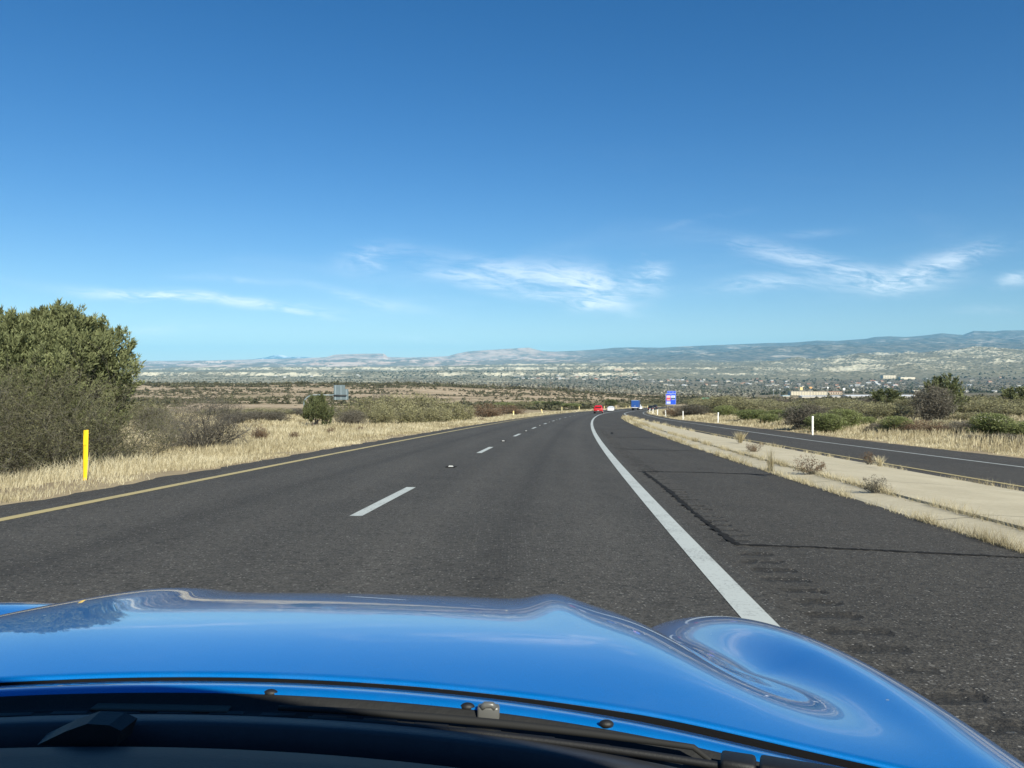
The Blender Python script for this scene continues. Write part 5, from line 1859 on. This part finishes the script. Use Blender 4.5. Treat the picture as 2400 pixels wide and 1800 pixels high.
# ------------------------------------------------------------------ posts and signs
def build_posts():
    white = simple('white plastic post', (0.80, 0.79, 0.75), 0.55, var=0.06, scale=8)
    yellow = simple('yellow plastic post', (0.86, 0.56, 0.012), 0.5, var=0.08, scale=6)
    pale = simple('faded yellow post', (0.78, 0.68, 0.36), 0.6)
    refl_w = simple('white reflector', (0.85, 0.86, 0.88), 0.25)
    refl_y = simple('amber reflector', (0.80, 0.45, 0.05), 0.25)
    basem = simple('pale anchor base', (0.55, 0.53, 0.48), 0.8)

    def make(name, mat, refl, h, w):
        root = empty(name)
        bm = bmesh.new()
        # a flexible flat post, slightly channelled, narrowed at the foot
        pr = [(-w / 2, 0.012), (-w / 4, 0.0), (w / 4, 0.0), (w / 2, 0.012), (w / 4, 0.010), (-w / 4, 0.010)]
        rows = []
        for z, k in ((-0.1, 0.72), (0.10, 0.78), (0.30, 0.95), (h - 0.04, 1.0), (h, 0.96)):
            rows.append([bm.verts.new((x * k, y, z + (0.012 * x / w if z == h else 0))) for x, y in pr])
        for A, B in zip(rows[:-1], rows[1:]):
            for i in range(6):
                bm.faces.new((A[i], A[(i + 1) % 6], B[(i + 1) % 6], B[i]))
        bm.faces.new(rows[-1])
        bm.faces.new(rows[0][::-1])
        bm_obj('post', bm, mat, root)
        bm = bmesh.new()
        bm_box(bm, (0, -0.006, h - 0.17), (w * 0.55, 0.006, 0.16))
        bm_obj('reflector', bm, refl, root)
        bm = bmesh.new()
        bm_box(bm, (0, 0.02, 0.02), (w * 2.4, w * 2.0, 0.05), 0.012)
        bm_obj('anchor_base', bm, basem, root)
        return root
    # tall yellow post in the left verge
    X, Y, z = on_ground(198, 12.6)
    o = make('delineator_post', yellow, yellow, EYE + (HZ - 1008) / F * Y - z, 0.092)
    o.location = (X, Y, z)
    o.rotation_euler = (0, R(1.2), R(-8))
    for ch in list(o.children):
        if ch.name.startswith('anchor_base'):
            bpy.data.objects.remove(ch)
    tag(o, 'tall bright yellow flat post in the straw grass before the tangled shrub', 'marker post')
    grp = 'white marker posts along the ramp'
    pw = make('delineator_post', white, refl_w, 1.2, 0.10)
    data = [(1905, 47, 1.22, 'white marker post nearest the camera on the right verge, the tallest of the row'), (1683, 83, 1.18, 'second white marker post from the camera on the right verge'),
            (1601, 101, 1.15, 'third white marker post from the camera, left of the open broom'), (1560.5, 127, 1.12, 'fourth white marker post, slightly leaning, right below the services sign'),
            (1541, 147, 1.10, 'fifth white marker post, where the row starts to bunch up'), (1530.5, 166, 1.10, 'sixth white marker post in the bunched end of the row'),
            (1523, 186, 1.10, 'seventh white marker post, farthest of the row beside the ramp')]
    for k, (px, Yq, h, lab) in enumerate(data):
        o = pw if k == 0 else copy_tree(pw)
        X = (px - CX) / F * Yq
        o.location = (X, Yq, float(ground_z(np.array(X), np.array(Yq))) + 0.02)
        o.scale = (1.15 if k < 3 else 1.5, 1, h / 1.2)
        o.rotation_euler = (0, R((0, 1, 0, -3.5, 1.5, 0, 1)[k]), 0)
        tag(o, lab, 'marker post', grp)
    grp = 'pale yellow marker posts along the left verge'
    py = make('delineator_post', pale, refl_y, 1.1, 0.12)
    data = [(1203.5, 118, 1.15, 0, 'pale yellow marker post nearest on the left verge, left of the leaning one'), (1272, 168, 1.2, -14, 'leaning pale yellow marker post left of the red car'),
            (1317, 235, 1.1, 0, 'small upright pale post between the leaning post and the red car'), (1357.5, 250, 1.2, 0, 'pale post closest to the left side of the red car'),
            (1416.5, 300, 1.2, 0, 'pale post between the red car and the white car'), (1444, 310, 1.2, 0, 'pale post just right of the white car'),
            (1467.5, 320, 1.2, 0, 'pale post midway between the white car and the blue truck'), (1476, 330, 1.1, 0, 'pale post close to the left side of the blue truck'),
            (1506.5, 330, 1.2, 4, 'pale post just right of the blue truck'), (1518, 340, 1.2, 0, 'pale post left of the black cars on the bend')]
    for k, (px, Yq, h, tilt, lab) in enumerate(data):
        o = py if k == 0 else copy_tree(py)
        X = (px - CX) / F * Yq
        z = float(ground_z(np.array(X), np.array(Yq)))
        if k >= 2:      # outer edge of the bend: stand on the verge beyond the yellow line
            Xl = float(C(Yq)) + LEDGE - 1.0
            z = max(z, float(zr(Yq, LEDGE)) - 0.05)
        o.location = (X, Yq, z)
        o.scale = (1.6, 1, h / 1.1)
        o.rotation_euler = (0, R(tilt), 0)
        tag(o, lab, 'marker post', grp)
    # raised pavement markers on black pads between the lane dashes
    bm = bmesh.new()
    if True:
        bm_box(bm, (0, 0, 0.005), (0.20, 0.30, 0.007))
    mk = empty('road_stud')
    bm_obj('pad', bm, M_TAR, mk)
    bm = bmesh.new()
    v = [bm.verts.new(p) for p in ((-0.05, -0.05, 0.01), (0.05, -0.05, 0.01), (0.05, 0.05, 0.01), (-0.05, 0.05, 0.01), (-0.035, -0.02, 0.03), (0.035, -0.02, 0.03), (0.035, 0.02, 0.03), (-0.035, 0.02, 0.03))]
    for idx in ((0, 1, 5, 4), (1, 2, 6, 5), (2, 3, 7, 6), (3, 0, 4, 7), (4, 5, 6, 7)):
        bm.faces.new([v[i] for i in idx])
    bm_obj('stud', bm, simple('dull stud white', (0.45, 0.45, 0.42), 0.6), mk)
    for k in range(6):
        o = mk if k == 0 else copy_tree(mk)
        Yq = 15.9 + 12.05 * k
        o.location = (float(C(Yq)) - 3.55, Yq, float(zr(Yq, -3.55)) + 0.001)
        o.rotation_euler = (R(-2.7), R(1.1), -heading(Yq))
        tag(o, ['white road stud on a black pad nearest the camera', 'second white road stud, in the gap after the second lane dash', 'third white road stud from the camera', 'fourth white road stud from the camera',
                'fifth white road stud from the camera', 'sixth white road stud, farthest one of the lane line'][k], 'road stud', 'road studs between the lane dashes')


build_posts()


def text_mesh(s, size, mat, parent, name, loc, rot, depth=0.004, align='CENTER'):
    cu = bpy.data.curves.new(name, 'FONT')
    cu.body = s
    cu.size = size
    cu.align_x = align
    cu.align_y = 'CENTER'
    cu.extrude = depth
    tmp = bpy.data.objects.new(name, cu)
    COL.objects.link(tmp)
    bpy.context.view_layer.update()
    me = bpy.data.meshes.new_from_object(tmp.evaluated_get(bpy.context.evaluated_depsgraph_get()))
    bpy.data.objects.remove(tmp)
    me.materials.clear()
    me.materials.append(mat)
    o = bpy.data.objects.new(name, me)
    COL.objects.link(o)
    o.parent = parent
    o.location = loc
    o.rotation_euler = rot
    return o


def build_signs():
    steel = simple('galvanised steel', (0.22, 0.27, 0.28), 0.6, 0.2, var=0.12, scale=2)
    blue = simple('sign blue', (0.004, 0.065, 0.55), 0.5)
    white = simple('sign white', (0.50, 0.55, 0.66), 0.5)
    red = simple('logo red', (0.55, 0.06, 0.08), 0.5)
    pink = simple('logo pale red', (0.78, 0.42, 0.38), 0.5)
    dark = simple('logo dark green', (0.02, 0.06, 0.06), 0.5)
    grey = simple('logo grey', (0.35, 0.38, 0.42), 0.5)
    wood = simple('sign post wood', (0.30, 0.25, 0.19), 0.9)
    # services sign beside the ramp
    Y = 215.0
    k = Y / F
    X = (1572.3 - CX) * k
    zg = float(ground_z(np.array(X), np.array(Y)))
    root = empty('services_sign', (X, Y, zg))
    tag(root, 'blue highway services sign with red and white logo squares right of the ramp', 'road sign')
    zz = lambda row: EYE + (HZ - row) * k - zg
    xx = lambda px: (px - 1572.3) * k

    def panel(name, x0, x1, r0, r1, mat, parent, y, t):
        bm = bmesh.new()
        bm_box(bm, ((xx(x0) + xx(x1)) / 2, y, (zz(r0) + zz(r1)) / 2), (abs(xx(x1) - xx(x0)), t, abs(zz(r0) - zz(r1))), 0.004)
        return bm_obj(name, bm, mat, parent)
    for px in (1565, 1579.5):
        bm = bmesh.new()
        bm_box(bm, (xx(px), 0.12, zz(918) / 2 - 0.2), (0.14, 0.14, zz(918) + 0.4))
        bm_obj('post', bm, wood, root)
    mainp = panel('main_panel', 1560.3, 1584.3, 922.6, 948.0, white, root, 0.0, 0.05)
    panel('panel_field', 1560.75, 1583.85, 923.05, 947.55, blue, mainp, -0.035, 0.02)
    head = panel('header_panel', 1563.3, 1584.3, 916.3, 922.3, white, root, 0.0, 0.05)
    panel('panel_field', 1563.7, 1583.9, 916.7, 921.9, blue, head, -0.035, 0.02)
    rt = (R(90), 0, 0)
    text_mesh('NEXT', 1.9 * k, white, head, 'lettering', (xx(1569.2), -0.05, zz(919.2)), rt)
    text_mesh('EXIT', 2.6 * k, white, head, 'lettering', (xx(1577.6), -0.05, zz(919.2)), rt)
    text_mesh('FOOD', 1.6 * k, white, mainp, 'lettering', (xx(1571.8), -0.05, zz(924.5)), rt)
    a = panel('logo_plate', 1562.2, 1571.4, 927.0, 932.2, pink, mainp, -0.05, 0.012)
    b = panel('logo_plate', 1562.2, 1571.4, 932.4, 938.6, red, mainp, -0.05, 0.012)
    panel('logo_stripe', 1563.6, 1570.4, 935.8, 937.0, pink, b, -0.06, 0.01)
    panel('logo_stripe', 1563.0, 1571.0, 938.0, 938.6, pink, b, -0.06, 0.01)
    c = panel('logo_plate', 1573.0, 1582.3, 926.8, 932.4, white, mainp, -0.05, 0.012)
    panel('logo_mark', 1575.5, 1579.6, 928.6, 931.2, grey, c, -0.06, 0.01)
    d = panel('logo_plate', 1573.4, 1582.0, 932.8, 935.6, dark, mainp, -0.05, 0.012)
    panel('logo_stripe', 1574.0, 1581.6, 936.2, 937.0, white, mainp, -0.05, 0.012)
    e = panel('logo_plate', 1562.4, 1571.4, 941.0, 946.4, white, mainp, -0.05, 0.012)
    panel('logo_mark', 1564.2, 1569.6, 944.0, 945.2, grey, e, -0.06, 0.01)
    panel('logo_mark', 1566.4, 1568.0, 941.8, 943.2, grey, e, -0.06, 0.01)
    # object marker below it
    X2 = (1569 - CX) / F * 190
    zg2 = float(ground_z(np.array(X2), np.array(190.0)))
    mk = empty('marker_sign', (X2, 190, zg2))
    bm = bmesh.new()
    bm_box(bm, (0, 0.03, 0.5), (0.06, 0.05, 1.4))
    bm_obj('post', bm, steel, mk)
    bm = bmesh.new()
    bm_box(bm, (0, 0, 1.15), (0.30, 0.02, 0.30), 0.004)
    bm_obj('marker_plate', bm, white, mk)
    bm = bmesh.new()
    bm_box(bm, (-0.02, -0.004, 1.42), (0.32, 0.02, 0.20), 0.004)
    bm_obj('marker_plate', bm, simple('marker black', (0.02, 0.02, 0.02), 0.6), mk)
    tag(mk, 'small white marker plate under the blue services sign', 'marker sign')

    # overhead sign of the opposite carriageway, seen from behind
    Y = 150.0
    k = Y / F
    px0 = 712.6
    X = (px0 - CX) * k
    zg = float(ground_z(np.array(X), np.array(Y)))
    root = empty('overhead_sign', (X, Y, zg))
    tag(root, 'back of a grey cantilever overhead sign on a curved pole across the meadow', 'overhead sign')
    zz = lambda row: EYE + (HZ - row) * k - zg
    xx = lambda px: (px - px0) * k
    bm = bmesh.new()
    pts = [(0, 0, -0.3), (0, 0, zz(945))]
    x1, z0, z1 = xx(738), zz(945), zz(925.6)
    for t in np.linspace(0.15, 1, 8):
        a = t * math.pi / 2
        pts.append((x1 * (1 - math.cos(a)), 0, z0 + (z1 - z0) * math.sin(a)))
    pts.append((xx(783), 0, zz(926.0)))
    n = len(pts)
    bm_tube(bm, pts, [0.155 - 0.05 * i / n for i in range(n)], 12)
    bm_obj('pole', bm, steel, root, True)
    bm = bmesh.new()
    bm_tube(bm, [(xx(781), 0, zz(926.2)), (xx(812), 0, zz(926.3))], 0.115, 10)
    bm_obj('arm', bm, simple('dark arm bracket', (0.05, 0.055, 0.06), 0.6), root, True)
    bm = bmesh.new()
    for x0, x1_, r0, r1 in ((781.5, 808.0, 902.5, 937.2), (808.1, 815.8, 912.0, 937.2)):
        bm_box(bm, ((xx(x0) + xx(x1_)) / 2, 0.30, (zz(r0) + zz(r1)) / 2), (xx(x1_) - xx(x0), 0.05, zz(r0) - zz(r1)))
    pn = bm_obj('sign_panel', bm, simple('sign back aluminium', (0.15, 0.195, 0.215), 0.5, 0.3, var=0.1, scale=1.5), root)
    for px in (785.5, 798.5, 811.0):
        bm = bmesh.new()
        r0 = 903.5 if px < 805 else 912.5
        bm_box(bm, (xx(px), 0.235, (zz(r0) + zz(937)) / 2), (0.09, 0.08, zz(r0) - zz(937)))
        bm_obj('stiffener', bm, simple('bright stiffener', (0.30, 0.36, 0.39), 0.45), pn)
    for r in np.linspace(906, 935, 9):
        bm = bmesh.new()
        bm_box(bm, ((xx(782) + xx(807.8)) / 2, 0.262, zz(r)), (xx(807.8) - xx(782), 0.025, 0.03))
        bm_obj('seam', bm, steel, pn)
    # small green guide sign and two small signs far right of the services sign
    Y = 330.0
    k = Y / F
    for px0, w, r0, r1, c, lab in ((1654, 18, 932.0, 938.8, (0.10, 0.30, 0.20), 'hazy green guide sign beyond the olive bushes left of the hotel'), (1681, 9, 931.0, 935.5, (0.42, 0.42, 0.40), 'small grey sign right of the hazy green guide sign')):
        X = (px0 - CX) * k
        zg = float(ground_z(np.array(X), np.array(Y)))
        s = empty('guide_sign', (X, Y, zg))
        zz = lambda row: EYE + (HZ - row) * k - zg
        bm = bmesh.new()
        bm_box(bm, (0, 0, (zz(r0) + zz(r1)) / 2), (w * k, 0.06, zz(r0) - zz(r1)), 0.02)
        bm_obj('sign_panel', bm, simple('guide sign face', c, 0.5), s)
        for sx in (-0.3, 0.3):
            bm = bmesh.new()
            bm_box(bm, (sx * w * k, 0.1, zz(r0) / 2 - 0.2), (0.12, 0.12, zz(r0) + 0.2))
            bm_obj('post', bm, steel, s)
        tag(s, lab, 'road sign')


build_signs()


# ------------------------------------------------------------------ traffic ahead
def make_car(name, paint, L, Wd, Hh, stations, label, wheel_r=0.34, glassy=None, tail=(0.45, 0.02, 0.02), clear=0.22):
    """stations: from tail to nose (y 0..1 of L, belt height, roof height or None, roof half-width factor)"""
    root = empty(name)
    tag(root, label, 'car')
    hw = Wd / 2
    rows = []
    for y, zb, zt, k in stations:
        e = 0.90 if y in (stations[0][0], stations[-1][0]) else 1.0
        zt = zt if zt else zb + 0.01
        pts = [(-hw * 0.88 * e, clear), (-hw * 0.98 * e, clear + 0.16), (-hw * e, zb * 0.72), (-hw * 0.96 * e, zb), (-hw * k * e, zt - 0.05 if zt > zb + 0.1 else zt), (-hw * k * 0.55 * e, zt),
               (hw * k * 0.55 * e, zt), (hw * k * e, zt - 0.05 if zt > zb + 0.1 else zt), (hw * 0.96 * e, zb), (hw * e, zb * 0.72), (hw * 0.98 * e, clear + 0.16), (hw * 0.88 * e, clear)]
        rows.append([(x, y * L - L / 2, z) for x, z in pts])
    V = np.array(rows).reshape(-1, 3)
    n = len(pts)
    Fq = []
    for i in range(len(rows) - 1):
        for j in range(n):
            Fq.append((i * n + j, i * n + (j + 1) % n, (i + 1) * n + (j + 1) % n, (i + 1) * n + j))
    bm = bmesh.new()
    bv = [bm.verts.new(v) for v in V]
    for f in Fq:
        bm.faces.new([bv[i] for i in f])
    bm.faces.new(bv[:n][::-1])
    bm.faces.new(bv[-n:])
    body = bm_obj('body', bm, paint, root, True)
    gl = glassy or M_WIN

    def quad(name, pts, mat, out, parent=root):
        bm = bmesh.new()
        o_ = Vector(out)
        a = [bm.verts.new(Vector(p) + o_ * 0.012) for p in pts]
        c = [bm.verts.new(Vector(p) - o_ * 0.02) for p in pts]
        m_ = len(a)
        bm.faces.new(a)
        bm.faces.new(c[::-1])
        for i in range(m_):
            bm.faces.new((a[i], a[(i + 1) % m_], c[(i + 1) % m_], c[i]))
        return bm_obj(name, bm, mat, parent)
    # find the cabin stations
    cab = [i for i, s in enumerate(stations) if s[2]]
    i0, i1 = cab[0], cab[-1]

    def P(i, j):
        return Vector(rows[i][j])

    def lerp(a, b, t):
        return a + (b - a) * t
    # rear window between the deck station and the first roof station
    a, b, c, d = P(i0 - 1, 4), P(i0 - 1, 7), P(i0, 7), P(i0, 4)
    rw = [lerp(lerp(a, b, u), lerp(d, c, u), v) for u, v in ((0.10, 0.12), (0.90, 0.12), (0.86, 0.86), (0.14, 0.86))]
    nr = (rw[1] - rw[0]).cross(rw[3] - rw[0]).normalized()
    quad('rear_window', rw, gl, nr if nr.y < 0 else -nr)
    a, b, c, d = P(i1 + 1, 4), P(i1 + 1, 7), P(i1, 7), P(i1, 4)
    fw = [lerp(lerp(a, b, u), lerp(d, c, u), v) for u, v in ((0.08, 0.1), (0.92, 0.1), (0.88, 0.9), (0.12, 0.9))]
    nr = (fw[1] - fw[0]).cross(fw[3] - fw[0]).normalized()
    quad('windscreen', fw, gl, nr if nr.y > 0 else -nr)
    for sx, jb, jt in ((-1, 3, 4), (1, 8, 7)):
        a, b, c, d = P(i0, jb), P(i1, jb), P(i1, jt), P(i0, jt)
        sw_ = [lerp(lerp(a, b, u), lerp(d, c, u), v) for u, v in ((0.04, 0.12), (0.98, 0.12), (0.92, 0.9), (0.10, 0.9))]
        nr = (sw_[1] - sw_[0]).cross(sw_[3] - sw_[0]).normalized()
        quad('side_window', sw_, gl, nr if nr.x * sx > 0 else -nr)
    y0 = -L / 2
    zb = stations[0][1]
    tl = simple('tail light', tail, 0.2)
    for sx in (-1, 1):
        bm = bmesh.new()
        bm_box(bm, (sx * hw * 0.72, y0 - 0.005, zb * 0.86), (hw * 0.34, 0.06, 0.15), 0.02)
        bm_obj('tail_light', bm, tl, root)
        bm = bmesh.new()
        bm_box(bm, (sx * hw * 0.65, L / 2 - 0.03, stations[-1][1] * 0.85), (hw * 0.36, 0.08, 0.13), 0.02)
        bm_obj('headlight', bm, simple('headlight', (0.7, 0.72, 0.75), 0.15), root)
        bm = bmesh.new()
        bm_box(bm, (sx * (hw + 0.09), P(i1, 3).y + 0.05, stations[i1][1] + 0.06), (0.16, 0.09, 0.13), 0.03)
        bm_obj('mirror', bm, paint, root)
    bm = bmesh.new()
    bm_box(bm, (0, y0 + 0.0, clear + 0.16), (Wd * 0.88, 0.10, 0.26), 0.03)
    bm_obj('rear_bumper', bm, simple('dark bumper', (0.02, 0.02, 0.02), 0.6) if clear > 0.21 else paint, root)
    bm = bmesh.new()
    bm_box(bm, (0, y0 - 0.03, zb * 0.62), (0.34, 0.02, 0.16))
    bm_obj('number_plate', bm, simple('pale plate', (0.6, 0.6, 0.58), 0.5), root)
    tyre = simple('car tyre', (0.018, 0.018, 0.018), 0.85)
    for sx in (-1, 1):
        for yy in (0.18, 0.81):
            bm = bmesh.new()
            bmesh.ops.create_cone(bm, cap_ends=True, segments=20, radius1=wheel_r, radius2=wheel_r, depth=0.24, matrix=Matrix.Translation((sx * (hw - 0.12), yy * L - L / 2, wheel_r)) @ Matrix.Rotation(R(90), 4, 'Y'))
            w = bm_obj('wheel', bm, tyre, root)
            bm = bmesh.new()
            bmesh.ops.create_cone(bm, cap_ends=True, segments=16, radius1=wheel_r * 0.62, radius2=wheel_r * 0.6, depth=0.02, matrix=Matrix.Translation((sx * (hw + 0.006), yy * L - L / 2, wheel_r)) @ Matrix.Rotation(R(90), 4, 'Y'))
            bm_obj('rim', bm, simple('car rim', (0.4, 0.4, 0.41), 0.35, 0.8), w)
    return root


SUV = [(0.0, 0.86, None, 0.86), (0.012, 1.00, None, 0.84), (0.09, 1.04, 1.66, 0.74), (0.30, 1.04, 1.72, 0.74), (0.55, 1.02, 1.70, 0.74), (0.72, 1.00, None, 0.84), (0.88, 0.96, None, 0.84), (1.0, 0.74, None, 0.80)]
SEDAN = [(0.0, 0.82, None, 0.82), (0.02, 0.95, None, 0.82), (0.15, 0.98, None, 0.80), (0.30, 0.95, 1.38, 0.70), (0.45, 0.94, 1.44, 0.70), (0.56, 0.93, 1.40, 0.70), (0.72, 0.92, None, 0.80), (0.9, 0.84, None, 0.80), (1.0, 0.66, None, 0.76)]


def drive(o, px, Y, z_extra=0.0, turn=0.0):
    X = (px - CX) / F * Y
    o.location = (X, Y, float(zr(Y, np.clip(X - float(C(Y)), LEDGE, float(redge(Y))))) + z_extra)
    o.rotation_euler = (math.atan(-0.045), 0, -math.atan(heading(Y)) + turn)


def build_traffic():
    red = car_paint('red car paint', (0.50, 0.012, 0.012), 0.4, 0.1)
    wht = car_paint('white car paint', (0.80, 0.80, 0.79), 0.4, 0.0)
    blk = car_paint('black car paint', (0.012, 0.012, 0.013), 0.35, 0.1)
    drive(make_car('suv', red, 4.5, 1.86, 1.7, SUV, 'bright red estate car driving ahead in the right lane', 0.36, clear=0.26), 1403, 158)
    drive(make_car('sedan', wht, 4.7, 1.84, 1.45, SEDAN, 'white saloon car ahead of the red car', clear=0.20), 1432, 214)
    drive(make_car('sedan', wht, 4.6, 1.8, 1.45, SEDAN, 'white saloon car tucked beside the right side of the blue truck', clear=0.20), 1500, 292)
    drive(make_car('suv', blk, 4.6, 1.86, 1.7, SUV, 'black estate car right of the blue truck, nearer of the two black ones'), 1525.5, 262)
    drive(make_car('suv', blk, 4.6, 1.86, 1.7, SUV, 'small black estate car farthest along the bend behind the white posts'), 1536, 330)
    # blue box truck
    root = empty('box_truck')
    tag(root, 'blue box lorry with a white rear step on the bend ahead', 'lorry')
    blue = simple('truck blue', (0.016, 0.072, 0.27), 0.45, var=0.08, scale=1.5)
    bm = bmesh.new()
    bm_box(bm, (0, 0.6, 2.20), (2.5, 6.6, 2.4), 0.05)
    box = bm_obj('cargo_box', bm, blue, root)
    bm = bmesh.new()
    bm_box(bm, (0, -2.70, 3.36), (2.42, 0.03, 0.10), 0.01)
    bm_obj('top_rail', bm, simple('pale rail', (0.4, 0.5, 0.62), 0.5), box)
    bm = bmesh.new()
    bm_box(bm, (0, -2.715, 2.15), (2.2, 0.03, 2.1), 0.01)
    dr = bm_obj('rear_door', bm, blue, box)
    bm = bmesh.new()
    bm_box(bm, (0, -2.74, 1.45), (0.3, 0.03, 0.16), 0.01)
    bm_obj('handle', bm, simple('pale label', (0.65, 0.68, 0.72), 0.5), dr)
    bm = bmesh.new()
    bm_box(bm, (0, -2.72, 0.90), (2.35, 0.16, 0.20), 0.02)
    bm_obj('rear_step', bm, simple('white step', (0.75, 0.76, 0.78), 0.5), root)
    bm = bmesh.new()
    bm_box(bm, (0, 1.0, 0.78), (1.1, 7.4, 0.28), 0.02)
    bm_obj('chassis', bm, simple('black chassis', (0.015, 0.015, 0.016), 0.7), root)
    bm = bmesh.new()
    v = [(-1.1, 3.95, 0.5), (1.1, 3.95, 0.5), (1.1, 5.75, 0.5), (-1.1, 5.75, 0.5), (-1.05, 3.95, 2.55), (1.05, 3.95, 2.55), (1.0, 4.9, 2.5), (-1.0, 4.9, 2.5), (-1.08, 5.35, 1.55), (1.08, 5.35, 1.55), (1.08, 5.78, 1.3), (-1.08, 5.78, 1.3)]
    bv = [bm.verts.new(p) for p in v]
    for idx in ((0, 1, 5, 4), (4, 5, 6, 7), (7, 6, 9, 8), (8, 9, 10, 11), (11, 10, 2, 3), (3, 2, 1, 0)):
        bm.faces.new([bv[i] for i in idx])
    bm.faces.new([bv[i] for i in (0, 4, 7, 8, 11, 3)])
    bm.faces.new([bv[i] for i in (1, 2, 10, 9, 6, 5)])
    cabm = bm_obj('cab', bm, simple('white cab', (0.75, 0.76, 0.77), 0.4), root)
    for sx in (-1, 1):
        bm = bmesh.new()
        bm_box(bm, (sx * 1.095, 4.55, 1.95), (0.03, 0.8, 0.6), 0.01)
        bm_obj('side_window', bm, M_WIN, cabm)
        bm = bmesh.new()
        bm_box(bm, (sx * 1.38, 5.0, 1.75), (0.20, 0.10, 0.42), 0.02)
        bm_obj('mirror', bm, simple('white mirror', (0.8, 0.8, 0.8), 0.4), cabm)
        bm = bmesh.new()
        bm_box(bm, (sx * 0.95, -2.79, 0.90), (0.22, 0.03, 0.12), 0.01)
        bm_obj('tail_light', bm, simple('truck tail light', (0.4, 0.02, 0.02), 0.3), root)
        for y, wx in ((-1.2, 0.95), (4.7, 0.98)):
            bm = bmesh.new()
            bmesh.ops.create_cone(bm, cap_ends=True, segments=20, radius1=0.48, radius2=0.48, depth=0.55 if y < 0 else 0.28, matrix=Matrix.Translation((sx * wx, y, 0.48)) @ Matrix.Rotation(R(90), 4, 'Y'))
            bm_obj('wheel', bm, simple('truck tyre', (0.016, 0.016, 0.016), 0.85), root)
    drive(root, 1489.5, 268)


build_traffic()
